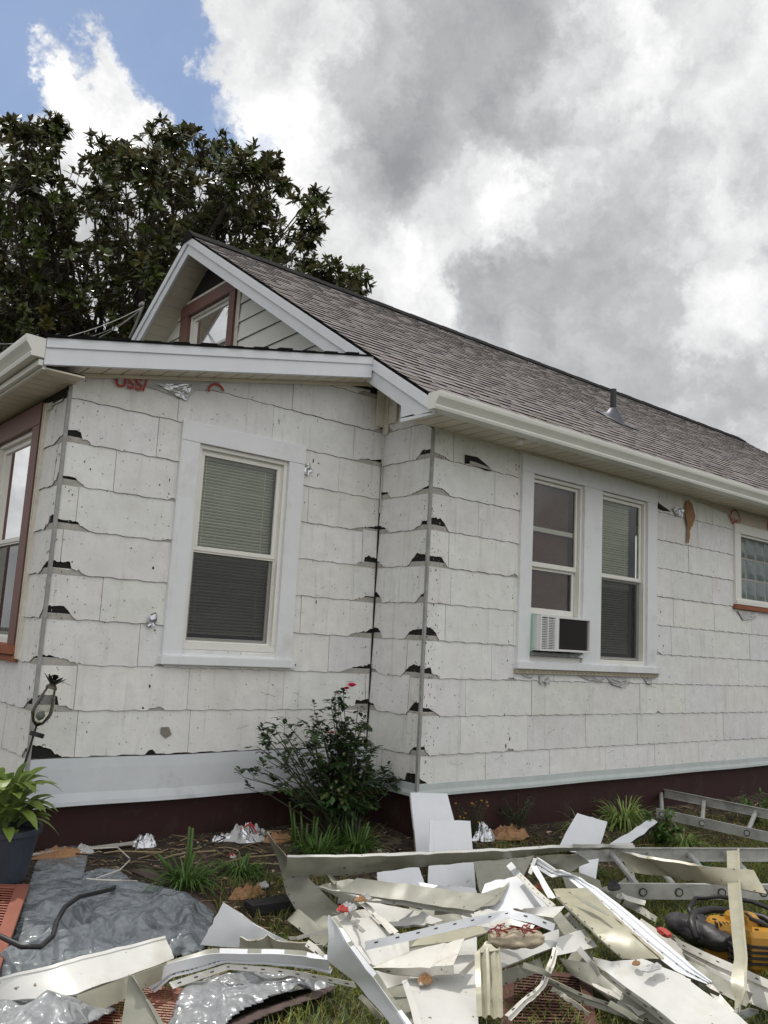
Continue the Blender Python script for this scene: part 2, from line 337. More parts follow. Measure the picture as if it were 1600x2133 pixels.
# ------------------------------------------------------------------ ground (setting)
def gz(x, y):
    t = min(1, max(0, (0.6-y)/1.5)); t = t*t*(3-2*t)
    return -.26 - .16*t
def gzn(x, y):
    return gz(x, y) + .018*noise.noise(Vector((x*1.7, y*1.7, 0))) + .008*noise.noise(Vector((x*7, y*7, 3)))
g = MB()
N_ = 90
xs = [-6+ i*14/N_ for i in range(N_+1)]; ys = [-5 + i*9/N_ for i in range(N_+1)]
g.grid([[(x, y, gzn(x, y)) for x in xs] for y in ys])
for i, f in enumerate(list(g.f)):
    cx = sum(g.v[j][0] for j in f)/4; cy = sum(g.v[j][1] for j in f)/4
    if cy < -1.0 + .35*noise.noise(Vector((cx*1.5, cy*1.5, 9))): g.m[i] = 1
def ring(a, b, n=1):
    pass
far = 400
ex0, ex1, ey0, ey1 = xs[0], xs[-1], ys[0], ys[-1]
zo = -.425
for quad in (((-far, -far), (far, -far), (far, ey0), (-far, ey0)), ((-far, ey1), (far, ey1), (far, far), (-far, far)),
             ((-far, ey0), (ex0, ey0), (ex0, ey1), (-far, ey1)), ((ex1, ey0), (far, ey0), (far, ey1), (ex1, ey1))):
    g.face([(x, y, zo) for x, y in quad], 1)
g.build('ground', ['soil', 'lawnsoil'], smooth=True, kind='structure')

# ------------------------------------------------------------------ HOUSE
B = 0.592; XL = -2.49; XR = -.33
H = empty('house', (0, 0, -.3), label='white bungalow with stripped shingle siding, torn trim and grey shingle roof', cat='house')
frA = lambda u, d, v: Vector((u, B-d, v))          # u along x, d proud of wall
frC = lambda u, d, v: Vector((u, -d, v))
frD = lambda u, d, v: Vector((XL-d, u, v))          # u along y
frG = lambda u, d, v: Vector((-d, u, v))
LV = [k*.27 for k in range(0, 13)]

def siding(fr, u0, u1, levels, top, openings=(), broken=(), wave=.0028, joint=.74, seed=1, flip=False, dd=(.002, .012), step=.014, first_bottom=None, chips=()):
    """one mesh of lapped courses on a wall; broken: (u of corner, width, rise)"""
    rs = random.Random(seed); mb = MB()
    def quad(pts, mi=0, tone=1.0):
        mb.face(pts[::-1] if flip else pts, mi, tone)
    # dark backing, with the openings left out
    us = sorted({u0, u1} | {o[0] for o in openings} | {o[1] for o in openings} | {u0+(u1-u0)*i/24 for i in range(25)})
    us = [u for u in us if u0 <= u <= u1]
    zlo = levels[0]
    for a, b in zip(us[:-1], us[1:]):
        if b-a < 1e-5: continue
        spans = [(zlo, None)]
        ops = sorted([(o[2], o[3]) for o in openings if o[0]-1e-6 <= a and b <= o[1]+1e-6])
        lo = zlo
        for z0, z1 in ops:
            if z0 > lo: quad([fr(a, 0, lo), fr(b, 0, lo), fr(b, 0, z0), fr(a, 0, z0)], 1)
            lo = z1
        ta, tb = top(a), top(b)
        if min(ta, tb) > lo: quad([fr(a, 0, lo), fr(b, 0, lo), fr(b, 0, tb), fr(a, 0, ta)], 1)
    for k in range(len(levels)-1):
        zb, zt = levels[k], levels[k+1]
        if zb > max(top(u0), top(u1), top((u0+u1)/2)): break
        br = []
        for (uc, wd, rise, pr) in broken:
            if rs.random() < pr:
                br.append((uc+wd*rs.uniform(-.25, .25)*(rs.random() < .5), wd*rs.uniform(.55, 1.3), rise*rs.uniform(.65, 1.3), rs.random()))
        off = rs.random()*joint if joint else 0
        u = u0 - off
        ph = rs.random()*6; ph2 = rs.random()*6
        while u < u1:
            ua, ub = max(u, u0), min(u + (joint or 99) - .0022, u1)
            u += (joint or 99)
            if ub-ua < .004: continue
            tone = rs.uniform(.94, 1.03); tc_ = (tone, tone*rs.uniform(.985, 1.005), tone*rs.uniform(.96, 1.02))
            n = max(1, int((ub-ua)/step)); cuts = {ua, ub} | {ua+(ub-ua)*i/n for i in range(n+1)}
            for o in openings:
                for q in o[:2]:
                    if ua < q < ub: cuts.add(q)
            for b_ in br:
                if ua < b_[0]-b_[1] < ub: cuts.add(b_[0]-b_[1])
                if ua < b_[0]+b_[1] < ub: cuts.add(b_[0]+b_[1])
            cuts = sorted(cuts); cuts = [c for i, c in enumerate(cuts) if i == 0 or c-cuts[i-1] > 1e-4]
            dj = rs.uniform(-.0015, .0015)
            def bot(q):
                z = zb + wave*math.sin(q*34+ph) + wave*.5*math.sin(q*71+ph2)
                mxr = 0
                for uc, wd, rise, sh in br:
                    t = 1-abs(q-uc)/wd
                    if t > 0:
                        prof = min(1, t*2.2) if sh < .25 else (t**.8 if sh < .5 else (math.sin(min(1, t*1.3)*math.pi/2) if sh < .75 else min(1, .35+.65*(t > .45+.1*noise.noise(Vector((k, seed, 1)))))*min(1, t*5)))
                        mxr = max(mxr, rise*prof + .010*noise.noise(Vector((q*70, k*3.1, seed))) + .008*noise.noise(Vector((q*160, k*3.1, seed))))
                return z + mxr, mxr
            for a, b in zip(cuts[:-1], cuts[1:]):
                (za, ma), (zb2, mb_) = bot(a), bot(b)
                ta, tb = min(zt+.03, top(a)), min(zt+.03, top(b))
                mid = (a+b)/2; pieces = [(za, zb2, ta, tb)]
                for o in openings:
                    if o[0] <= mid <= o[1]:
                        new = []
                        for (p, q, r_, s_) in pieces:
                            if o[2] > max(p, q): new.append((p, q, min(r_, o[2]), min(s_, o[2])))
                            if o[3] < min(r_, s_): new.append((max(p, o[3]), max(q, o[3]), r_, s_))
                        pieces = new
                for (p, q, r_, s_) in pieces:
                    if r_-p < .002 or s_-q < .002:
                        if r_-p < .002 and s_-q < .002: continue
                        if max(r_-p, s_-q) < 0: continue
                    r_ = max(r_, p); s_ = max(s_, q)
                    L_ = zt-zb
                    dp = lambda z: dd[1]+dj - (dd[1]-dd[0])*min(1, max(0, (z-zb)/(L_+.03)))
                    A_, B_, C_, D_ = fr(a, dp(p), p), fr(b, dp(q), q), fr(b, dp(s_), s_), fr(a, dp(r_), r_)
                    quad([A_, B_, C_, D_], 0, tc_)
                    quad([fr(a, 0, p), fr(b, 0, q), B_, A_], 3)
                    if wave and p == za: # shadow line with dirt, painted as a strip under the lap
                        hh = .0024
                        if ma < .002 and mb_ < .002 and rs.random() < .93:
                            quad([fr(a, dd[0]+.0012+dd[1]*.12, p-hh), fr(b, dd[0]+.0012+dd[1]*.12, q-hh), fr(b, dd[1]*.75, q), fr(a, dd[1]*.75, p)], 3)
            # side edges
            for q, fl in ((ua, 1), (ub, 0)):
                z0 = bot(q)[0]; z1 = min(zt, top(q))
                for o in openings:
                    if o[0]-.001 <= q <= o[1]+.001:
                        if o[2] <= z0 and z1 <= o[3]: z1 = z0
                        elif z0 < o[2] < z1: z1 = o[2]
                        elif z0 < o[3] < z1: z0 = o[3]
                if z1 > z0: quad([fr(q, 0, z0), fr(q, dd[1], z0), fr(q, dd[0], z1), fr(q, 0, z1)] if fl else [fr(q, dd[1], z0), fr(q, 0, z0), fr(q, 0, z1), fr(q, dd[0], z1)], 3)
        for uc, wd, rise, sh in br:           # unpainted head of the course below, seen in the break
            a, b = max(u0, uc-wd), min(u1, uc+wd)
            if b > a and k > 0 and zb < min(top(a), top(b))-.02:
                hh = .026+.016*rs.random()
                n = 6
                for i in range(n):
                    p, q = a+(b-a)*i/n, a+(b-a)*(i+1)/n
                    h1 = hh+.004*noise.noise(Vector((p*50, k, 1))); h2 = hh+.004*noise.noise(Vector((q*50, k, 1)))
                    quad([fr(p, dd[0]+.0022, zb-.006), fr(q, dd[0]+.0022, zb-.006), fr(q, dd[0]+.0018, min(top(q), zb+h2)), fr(p, dd[0]+.0018, min(top(p), zb+h1))], 2)
    # hairline cracks across single shingles
    for _ in range(int((u1-u0)*5) if wave else 0):
        q = rs.uniform(u0+.1, u1-.1); k = rs.randrange(0, len(levels)-2); zb = levels[k]; L_ = levels[k+1]-zb
        z = zb+.03+rs.random()*(L_-.06); an = rs.choice((rs.uniform(-.3, .3), rs.uniform(-.5, .5), 1.5)); n = rs.randint(4, 9); pts = [(q, z)]
        for i in range(n):
            an2 = an+rs.uniform(-.5, .5); st = rs.uniform(.008, .022); pts.append((pts[-1][0]+math.cos(an2)*st, pts[-1][1]+math.sin(an2)*st))
        if any(o[0]-.2 < p[0] < o[1]+.2 and o[2]-.15 < p[1] < o[3]+.2 for o in openings for p in pts): continue
        if any(not (u0 < p[0] < u1 and zb+.01 < p[1] < min(zb+L_-.005, top(min(max(p[0], u0), u1))-.02)) for p in pts): continue
        for (a, b), (c, d) in zip(pts[:-1], pts[1:]):
            w_ = rs.uniform(.0006, .0016); f = lambda uu, vv: fr(uu, dd[1]-(dd[1]-dd[0])*(vv-zb)/(L_+.03)+.0022, vv)
            quad([f(a, b-w_), f(c, d-w_), f(c, d+w_), f(a, b+w_)] if c > a else [f(c, d-w_), f(a, b-w_), f(a, b+w_), f(c, d+w_)], 3)
    # chips, nail heads and scars
    for (cu, su, cnt, smin, smax) in chips:
        for _ in range(cnt):
            q = rs.gauss(cu, su) if su > 0 else rs.uniform(u0, u1)
            if not (u0+.01 < q < u1-.01): continue
            z = rs.uniform(levels[0]+.03, top(q)-.03)
            if any(o[0]-.13 < q < o[1]+.13 and o[2]-.1 < z < o[3]+.12 for o in openings): continue
            k = max(0, sum(1 for l in levels if l <= z)-1); L_ = levels[min(k+1, len(levels)-1)]-levels[k] or .27
            d = dd[1] - (dd[1]-dd[0])*min(1, (z-levels[k])/(L_+.03)) + .0022
            r_ = rs.uniform(smin, smax); el = rs.uniform(.6, 2.6) if su > 0 else rs.uniform(.7, 1.4); n = 6
            quad([fr(q+math.cos(2*math.pi*i/n)*r_*rs.uniform(.5, 1.2), d, z+math.sin(2*math.pi*i/n)*r_*el*rs.uniform(.5, 1.2)) for i in range(n)], 4 if rs.random() < .75 else 2)
    return mb
SM = ['siding', 'tar', 'cement', 'grime_shade', 'tar']
topA = lambda u: 3.113 + .213*u
W1 = (-1.605, -.885, .93, 2.31)     # clear openings u0,u1,z0,z1
W2a = (1.115, 1.785, .965, 2.49); W2b = (2.035, 2.735, .965, 2.49)
W3 = (4.44, 5.30, 1.69, 2.40)
WD = (1.17, 2.02, .90, 2.33)
WG = (3.33, 4.31, 3.2, 4.70)
sA = siding(frA, XL, 0, LV[1:], topA, [W1, (-2.1, -1.35, 2.72, 2.95)][:1], [(XL, .20, .07, .97), (0, .25, .072, .97), (-1.75, .06, .018, .3)], seed=11,
            chips=[(0, 0, 90, .0018, .0045), (XL+.08, .07, 110, .0015, .0045), (-.07, .05, 110, .0015, .0045), (-1.83, .05, 14, .003, .009), (-.65, .04, 10, .003, .009)])
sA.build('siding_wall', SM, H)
sB = siding(frG, 0, B, [.055]+LV[1:], lambda u: 2.64+.64*u if u < .9 else 9, [], [(0, .17, .075, .97), (B, .13, .065, .95)], seed=5, joint=.75, flip=True,
            chips=[(.05, .04, 150, .0015, .005), (B-.05, .04, 80, .0015, .0045), (0, 0, 18, .0018, .004)])
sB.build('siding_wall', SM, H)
sC = siding(frC, 0, 12, [.055]+LV[1:], lambda u: 2.662, [W2a, W2b, W3], [(0, .17, .066, .97), (.93, .05, .02, .3), (2.93, .05, .02, .25)], seed=23, joint=.74,
            chips=[(0, 0, 240, .0018, .0045), (.06, .05, 220, .0015, .0055), (.9, .04, 20, .003, .008), (2.98, .03, 20, .003, .008)])
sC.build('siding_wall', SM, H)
sD = siding(frD, B, 5.2, [0]+LV[1:], lambda u: 2.44, [WD], [(B, .16, .06, .95)], seed=31, flip=True,
            chips=[(B+.08, .08, 120, .002, .006), (0, 0, 60, .002, .006)])
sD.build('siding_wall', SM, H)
# backs so that the building is solid: side, rear and floor plates
m = MB(); m.box(0, 12, 7.65, 7.7, -.3, 2.7); m.box(11.95, 12, 0, 7.65, -.3, 2.7); m.box(XL, -.002, 5.2, 5.25, -.3, 2.55); m.build('rear_wall', 'lap', H)

# gable siding (aluminum lap)
zridge = 5.45; ymid = 3.85; SL = .641
roofz = lambda y: zridge - SL*abs(y-ymid)
gb = siding(frG, .55, 7.2, [3.08+.205*k for k in range(12)], lambda u: roofz(u)-.215, [WG], [], wave=0, joint=None, seed=3, flip=True, dd=(.002, .022), step=.06)
gb.build('gable_wall', ['lap', 'tar', 'lap', 'grime_shade', 'tar'], H)
m = MB()
m.face([frG(3.20, .026, 4.885), frG(4.38, .026, 4.885), frG(3.93, .026, 5.225)][::-1]); m.build('gable_opening', 'tar', H)
m = MB(); m.box(3.19, 4.39, .024, .034, 4.86, 4.89, fr=frG)
for i in range(7): m.box(3.28+i*.17, 3.292+i*.17, .034, .0355, 4.871, 4.878, 1, fr=frG)
m.build('starter_strip', ['vinyl', 'slot'], H)

# foundation and skirts
m = MB(); m.box(XL+.03, -.02, B+.03, B+.2, -.6, .02); m.box(XL+.03, XL+.2, B+.2, 5.2, -.6, .02)
m.box(.03, 12, .03, .2, -.6, .06); m.box(.03, .2, .2, B+.3, -.6, .06); m.build('foundation', 'foundation', H)
m = MB()
a = [(XL-.004, .016, .0, -.012), ]
prof = [(.004, .262), (.014, .258), (.018, .20), (.022, .06), (.034, .012), (.036, -.012), (.030, -.012)]
m.grid([[frA(u, d, v+.003*math.sin(u*5)) for d, v in prof] for u in [XL-.004+i*(-XL-.0)/20 for i in range(21)]])
m.build('skirt_flashing', 'skirt', H, smooth=False)
m = MB()
prof = [(.004, .075), (.013, .072), (.017, .03), (.030, .008), (.032, -.012), (.0, -.012)]
us = [-.018+i*12/40 for i in range(41)]
m.grid([[frC(u, d, v+.002*math.sin(u*4)) for d, v in prof] for u in us])
m.grid([[frG(u, d, v) for d, v in prof][::-1] for u in (-.018, .2, .4, B)])
m.build('drip_board', 'greentrim', H)

# corner strips
m = MB(); m.box(XL-.018, XL-.003, B-.006, B+.008, .02, 2.47); m.box(XL-.018, XL+.004, B-.018, B-.006, .02, 2.5); m.build('corner_strip', 'corner', H, bevel=.003)
m = MB(); m.box(-.019, .003, -.019, -.006, .02, 2.64); m.box(-.019, -.006, -.006, .006, .02, 2.64); m.build('corner_strip', 'corner', H, bevel=.003)
# inner corner: dark seam plus cream battens at the top
m = MB(); m.box(-.016, -.004, B-.016, B-.008, .0, 2.45); m.build('corner_seam', 'tar', H)
m = MB(); m.box(-.105, -.03, B-.030, B-.014, 2.74, 3.05); m.box(-.030, -.012, B-.075, B-.014, 2.68, 3.05); m.box(-.034, -.016, B-.18, B-.085, 2.76, 3.03)
m.box(-.022, -.014, B-.030, B-.020, 2.05, 2.68); m.build('corner_batten', 'batten', H, bevel=.004)

# ---- porch (wing) roof, shed roof falling to the left
pz = lambda x: 3.113 + .213*x
YF = .35; PX0 = -2.74
def slab(mb, x0, x1, y0, y1, lo, hi, mi=0, n=1):
    for i in range(n):
        a, b = x0+(x1-x0)*i/n, x0+(x1-x0)*(i+1)/n
        mb.hexa([(a, y0, lo(a)), (b, y0, lo(b)), (b, y1, lo(b)), (a, y1, lo(a))], [(a, y0, hi(a)), (b, y0, hi(b)), (b, y1, hi(b)), (a, y1, hi(a))], mi)
m = MB(); slab(m, PX0-.01, XR-.022, YF-.02, 5.3, lambda x: pz(x)+.155, lambda x: pz(x)+.168)
slab(m, XR-.022, -.005, 1.05, 5.3, lambda x: pz(x)+.158, lambda x: pz(x)+.180)
for i in range(12):
    x0 = PX0-.01+i*.195; slab(m, x0, x0+.11, YF-.028, YF+.1, lambda x: pz(x)+.156, lambda x: pz(x)+.170+.004*(i % 3))
m.build('porch_roof', 'black', H)
m = MB(); slab(m, PX0, XR-.012, YF, YF+.022, lambda x: pz(x)+.0, lambda x: pz(x)+.150)
slab(m, PX0, XR-.012, YF-.012, YF, lambda x: pz(x)+.095, lambda x: pz(x)+.157)
slab(m, PX0, XR-.012, YF-.004, YF+.03, lambda x: pz(x)-.008, lambda x: pz(x)); m.build('porch_fascia', 'alu', H, bevel=.003)
m = MB(); x = PX0+.03; i = 0
while x < -.03:
    slab(m, x, x+.118, YF+.03, B-.002, lambda t: pz(t)-.004, lambda t: pz(t)+.004); x += .128; i += 1
slab(m, XL, -.02, B-.040, B-.016, lambda t: pz(t)-.028, lambda t: pz(t)-.006)
slab(m, PX0+.03, -.03, YF+.03, B, lambda t: pz(t)+.008, lambda t: pz(t)+.012, 1)
m.build('porch_soffit', ['soffit', 'tar'], H)
# left gutter (along y) with end cap, fascia and flat soffit under it
def gutter_profile(s=1.0):
    return [(.0, .115), (.0, .0), (.072, .0), (.078, .018), (.074, .03), (.088, .052), (.108, .078), (.112, .098), (.112, .118), (.098, .118), (.098, .112), (.106, .110), (.104, .098)]
m = MB(); gp = gutter_profile()
rows = [[(PX0-.004-a, y, 2.560+b) for a, b in gp] for y in (YF-.01, 1.2, 2.4, 3.6, 5.3)]
m.grid([r_[::-1] for r_ in rows]); m.face([(PX0-.004-a, YF-.010, 2.560+b) for a, b in gp[:10]][::-1]); m.build('gutter', 'gutter', H)
m = MB(); m.box(PX0-.002, PX0+.02, YF+.02, 5.3, 2.50, 2.68); m.box(PX0-.03, PX0-.004, YF+.0, 5.3, 2.515, 2.55); m.build('gutter_board', 'gutter', H, bevel=.003)
m = MB(); y = YF+.03
while y < 5.2:
    m.box(PX0+.02, XL+.004, y, y+.118, 2.508, 2.518); y += .125
m.box(PX0+.02, XL, YF+.03, 5.3, 2.520, 2.526, 1); m.build('side_soffit', ['soffit', 'tar'], H)
m = MB(); m.box(XL-.008, XL, B+.0, 5.2, 2.44, 2.515); m.build('wall_gap', 'tar', H)
m = MB(); m.box(B+.30, 5.0, .008, .018, 2.41, 2.455, fr=frD); m.build('frieze_batten', 'batten', H)

# ---- main roof
X1 = 11.75; YE = -.38
Lx = math.hypot(1, SL)
def rp(x, s, n, side=-1):   # s metres up the slope from the eave, n normal offset
    c, t = 1/Lx, SL/Lx
    if side < 0: return Vector((x, YE-.03+s*c - n*t, roofz(YE-.03)+s*t+n*c))
    return Vector((x, 2*ymid-(YE-.03)-s*c + n*t, roofz(YE-.03)+s*t+n*c))
SLEN = (ymid-YE+.03)*Lx
rs = random.Random(4)
m = MB(); ex = .135; k = 0; s = 0
while s < SLEN-.01:
    s2 = min(s+ex, SLEN); x = XR-.02 - rs.random()*.2
    while x < X1:
        wd = rs.choice((.05, .07, .10, .14))*rs.uniform(.8, 1.2); a, b = max(x, XR-.02), min(x+wd, X1)
        x += wd
        if b <= a: continue
        hi = rs.random() < .55; n0 = .013 if hi else .008
        blk = noise.noise(Vector((a*1.2, s*2.2, 0)))
        t = (1.06 if hi else .86)*rs.uniform(.78, 1.18) + .12*blk
        tone = (t*1.02, t*rs.uniform(.93, 1.0), t*rs.uniform(.90, 1.02))
        m.face([rp(a, s, n0), rp(b, s, n0), rp(b, s2+.01, .003), rp(a, s2+.01, .003)], 0, tone)
        m.face([rp(a, s, -.002), rp(b, s, -.002), rp(b, s, n0), rp(a, s, n0)], 0, .14)
    s = s2; k += 1
m.face([rp(XR-.02, 0, .004, 1), rp(XR-.02, SLEN, .004, 1), rp(X1, SLEN, .004, 1), rp(X1, 0, .004, 1)][::-1], 0, .9)
m.hexa([rp(XR-.015, .0, -.03), rp(X1, .0, -.03), rp(X1, SLEN, -.03), rp(XR-.015, SLEN, -.03)], [rp(XR-.015, .0, -.001), rp(X1, .0, -.001), rp(X1, SLEN, -.001), rp(XR-.015, SLEN, -.001)], 1)
m.hexa([rp(XR-.015, .0, -.03, 1), rp(X1, .0, -.03, 1), rp(X1, SLEN, -.03, 1), rp(XR-.015, SLEN, -.03, 1)], [rp(XR-.015, .0, -.001, 1), rp(X1, .0, -.001, 1), rp(X1, SLEN, -.001, 1), rp(XR-.015, SLEN, -.001, 1)], 1)
m.build('roof', ['shingle', 'black'], H)
m = MB()
for i in range(40):
    a = XR-.03+i*(X1-.05-XR)/40; b = a+(X1-.05-XR)/40+.0
    j = .004*(i % 2)
    pr = lambda x: [(x, ymid-.17, roofz(ymid-.17)+.022+j), (x, ymid-.15, roofz(ymid-.15)+.030+j), (x, ymid, zridge+.045+j), (x, ymid+.15, roofz(ymid-.15)+.030+j), (x, ymid+.17, roofz(ymid-.17)+.022+j)]
    m.grid([pr(a), pr(b)], 0 if i % 3 else 0); m.face(pr(a)[::-1]); m.face(pr(b))
m.build('ridge_vent', 'black', H)
# rake fascia: two bands, both slopes, near end; plain at far end
def rake(mb, x0, x1, dlo, dhi, side, y0=YE, mi=0):
    ya, yb = (y0, ymid) if side < 0 else (2*ymid-y0, ymid)
    mb.hexa([(x0, ya, roofz(ya)+dlo), (x1, ya, roofz(ya)+dlo), (x1, yb, roofz(yb)+dlo), (x0, yb, roofz(yb)+dlo)],
            [(x0, ya, roofz(ya)+dhi), (x1, ya, roofz(ya)+dhi), (x1, yb, roofz(yb)+dhi), (x0, yb, roofz(yb)+dhi)], mi)
for sd in (-1, 1):
    m = MB(); rake(m, XR-.018, XR, -.115, -.022, sd)
    yc = ymid-(zridge-.235-2.645)/SL; fy = (lambda y: y) if sd < 0 else (lambda y: 2*ymid-y)
    for xa, xb, zt in ((XR, XR+.03, -.03),):
        for (y0_, z0_), (y1_, z1_) in (((YE, 2.645), (yc, 2.645)), ((yc, 2.645), (ymid, zridge-.235))):
            m.hexa([(xa, fy(y0_), z0_), (xb, fy(y0_), z0_), (xb, fy(y1_), z1_), (xa, fy(y1_), z1_)], [(xa, fy(y0_), roofz(y0_)+zt), (xb, fy(y0_), roofz(y0_)+zt), (xb, fy(y1_), roofz(y1_)+zt), (xa, fy(y1_), roofz(y1_)+zt)])
    m.build('rake_fascia', 'alu', H, bevel=.003)
    m = MB(); rake(m, X1-.03, X1, -.235, -.03, sd); m.build('rake_fascia', 'alu', H, bevel=.003)
m = MB()    # box return at the eave
m.face([(XR+.001, YE, 2.635), (XR+.001, YE, roofz(YE)-.1), (XR+.001, 0, roofz(0)-.1), (XR+.001, 0, 2.655)])
m.face([(XR+.001, 0, 2.655), (XR+.001, 0, roofz(0)-.1), (-.0, 0, roofz(0)-.1), (-.0, 0, 2.655)])
m.box(XR+.001, XR+.02, YE, .0, 2.625, 2.66); m.build('eave_return', 'alu', H)
m = MB()    # sloped rake soffit panels
n = 30
for sd in (-1, 1):
    for i in range(n):
        ya = 0.02+i*(ymid-.02)/n; yb = ya+(ymid-.02)/n-.006
        f = (lambda y: y) if sd < 0 else (lambda y: 2*ymid-y)
        m.hexa([(XR+.03, f(ya), roofz(ya)-.222), (-.002, f(ya), roofz(ya)-.222), (-.002, f(yb), roofz(yb)-.222), (XR+.03, f(yb), roofz(yb)-.222)],
               [(XR+.03, f(ya), roofz(ya)-.214), (-.002, f(ya), roofz(ya)-.214), (-.002, f(yb), roofz(yb)-.214), (XR+.03, f(yb), roofz(yb)-.214)])
    f = (lambda y: y) if sd < 0 else (lambda y: 2*ymid-y)
    m.hexa([(XR+.03, f(.02), roofz(.02)-.21), (0, f(.02), roofz(.02)-.21), (0, f(ymid), zridge-.21), (XR+.03, f(ymid), zridge-.21)],
           [(XR+.03, f(.02), roofz(.02)-.205), (0, f(.02), roofz(.02)-.205), (0, f(ymid), zridge-.205), (XR+.03, f(ymid), zridge-.205)], 1)
m.build('rake_soffit', ['soffit', 'grime_shade'], H)
# eave soffit, fascia, gutter
m = MB(); x = XR+.02
while x < 12:
    m.box(x, x+.115, YE+.02, -.004, 2.654, 2.664); x += .127
m.box(XR+.02, X1, YE+.02, .0, 2.668, 2.672, 1); m.build('eave_soffit', ['soffit', 'tar'], H)
m = MB(); m.box(XR, X1, YE-.0, YE+.022, 2.632, 2.72); m.box(XR-.01, X1, YE-.004, YE, 2.70, 2.752); m.build('eave_fascia', 'gutter', H, bevel=.003)
m = MB(); gx0, gx1 = -.41, X1+.05
rows = [[(x, YE-.004-a, 2.632+b) for a, b in gp] for x in (gx0, 2, 4, 6, 8, 10, gx1)]
m.grid(rows); m.face([(gx0, YE-.004-a, 2.632+b) for a, b in gp[:10]]); m.build('gutter', 'gutter', H)
m = MB(); m.tube([(0.62, -.30, 2.600), (.62, -.30, 2.654)], .030, 16); m.build('soffit_cap', 'gutter', H)

# trim moulding under the eave near the double window and quarter round
m = MB(); m.tube([(.93, -.02, 2.645), (1.6, -.022, 2.640), (2.93, -.02, 2.646)], .016, 6); m.build('frieze_batten', 'batten', H)

# vent pipe
v0 = Vector((3.80, 1.15, 0)); v0.z = roofz(1.15)
vp = empty('vent_pipe', v0); vp.parent = H; vp.location = v0 - parent_loc(H)
m = MB(); m.tube([v0-Vector((0, 0, .05)), v0+Vector((0, 0, .36))], .036, 20); m.tube([v0+Vector((0, 0, .362)), v0+Vector((0, 0, .30))], .030, 16, 0)
m.build('pipe', 'pipe', vp, smooth=False)
m = MB(); nrm = Vector((0, -SL, 1)).normalized()
m.grid([[v0+Vector((math.cos(a)*.15, math.sin(a)*.13, 0)) + Vector((0, 0, SL*math.sin(a)*.13+.022)) for a in [2*math.pi*i/20 for i in range(20)]],
        [v0+Vector((math.cos(a)*.085, math.sin(a)*.085, .07+SL*.5*math.sin(a)*.08)) for a in [2*math.pi*i/20 for i in range(20)]],
        [v0+Vector((math.cos(a)*.046, math.sin(a)*.046, .13)) for a in [2*math.pi*i/20 for i in range(20)]]], close=True)
m.hexa([rp(3.62, .0, 0)*0+v0+Vector((-.17, -.24, -.24*SL+.018)), v0+Vector((.17, -.24, -.24*SL+.018)), v0+Vector((.17, .15, .15*SL+.018)), v0+Vector((-.17, .15, .15*SL+.018))],
       [v0+Vector((-.17, -.24, -.24*SL+.024)), v0+Vector((.17, -.24, -.24*SL+.024)), v0+Vector((.17, .15, .15*SL+.024)), v0+Vector((-.17, .15, .15*SL+.024))])
m.build('pipe_flashing', 'lead', vp, smooth=True)

# ------------------------------------------------------------------ windows (parts of the house)
def sub(name, org, parent, **k):
    e = empty(name, Vector(org)-parent_loc(parent)); e.parent = parent
    return tag(e, **k)
def ring_boxes(mb, fr, u0, u1, z0, z1, w, d0, d1, mi=0, wt=None, wb=None):
    wt = w if wt is None else wt; wb = w if wb is None else wb
    mb.box(u0, u1, d0, d1, z1-wt, z1, mi, fr=fr); mb.box(u0, u1, d0, d1, z0, z0+wb, mi, fr=fr)
    mb.box(u0, u0+w, d0, d1, z0+wb, z1-wt, mi, fr=fr); mb.box(u1-w, u1, d0, d1, z0+wb, z1-wt, mi, fr=fr)
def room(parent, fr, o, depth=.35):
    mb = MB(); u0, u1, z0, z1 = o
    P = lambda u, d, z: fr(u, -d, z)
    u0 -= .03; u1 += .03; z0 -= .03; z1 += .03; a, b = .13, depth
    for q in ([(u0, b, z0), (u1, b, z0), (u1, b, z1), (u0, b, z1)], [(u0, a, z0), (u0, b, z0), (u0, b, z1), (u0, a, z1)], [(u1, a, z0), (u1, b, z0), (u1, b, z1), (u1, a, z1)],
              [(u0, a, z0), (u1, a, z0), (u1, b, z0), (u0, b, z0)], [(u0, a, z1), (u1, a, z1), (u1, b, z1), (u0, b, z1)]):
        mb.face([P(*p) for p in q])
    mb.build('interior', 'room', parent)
def blinds(parent, fr, u0, u1, z0, z1, d, matn, pitch=.022, tilt=.6, name='blinds'):
    mb = MB(); z = z0
    n = 4
    while z < z1-.01:
        wob = .003*noise.noise(Vector((z*31, u0, 2)))
        a0, a1 = (d-.008, z), (d+.006, z+.016+wob)
        mb.grid([[fr(u0+(u1-u0)*i/n, a0[0], a0[1]-.003*math.sin(math.pi*i/n)*0) for i in range(n+1)],
                 [fr(u0+(u1-u0)*i/n, (a0[0]+a1[0])/2+.003, (a0[1]+a1[1])/2+.002*noise.noise(Vector((i*2, z*25, 7)))) for i in range(n+1)],
                 [fr(u0+(u1-u0)*i/n, a1[0], a1[1]) for i in range(n+1)]])
        z += pitch
    for q in (.12, .88):
        uu = u0+(u1-u0)*q; mb.box(uu-.002, uu+.002, d+.009, d+.011, z0, z1, fr=fr)
    mb.box(u0, u1, d-.02, d+.015, z1-.03, z1, fr=fr); mb.box(u0, u1, d-.01, d+.01, z0-.014, z0-.004, fr=fr)
    mb.build(name, matn, parent)
def pane(parent, fr, u0, u1, z0, z1, d, matn='glass', name='glass'):
    mb = MB(); mb.face([fr(u0, d, z0), fr(u1, d, z0), fr(u1, d, z1), fr(u0, d, z1)]); return mb.build(name, matn, parent)

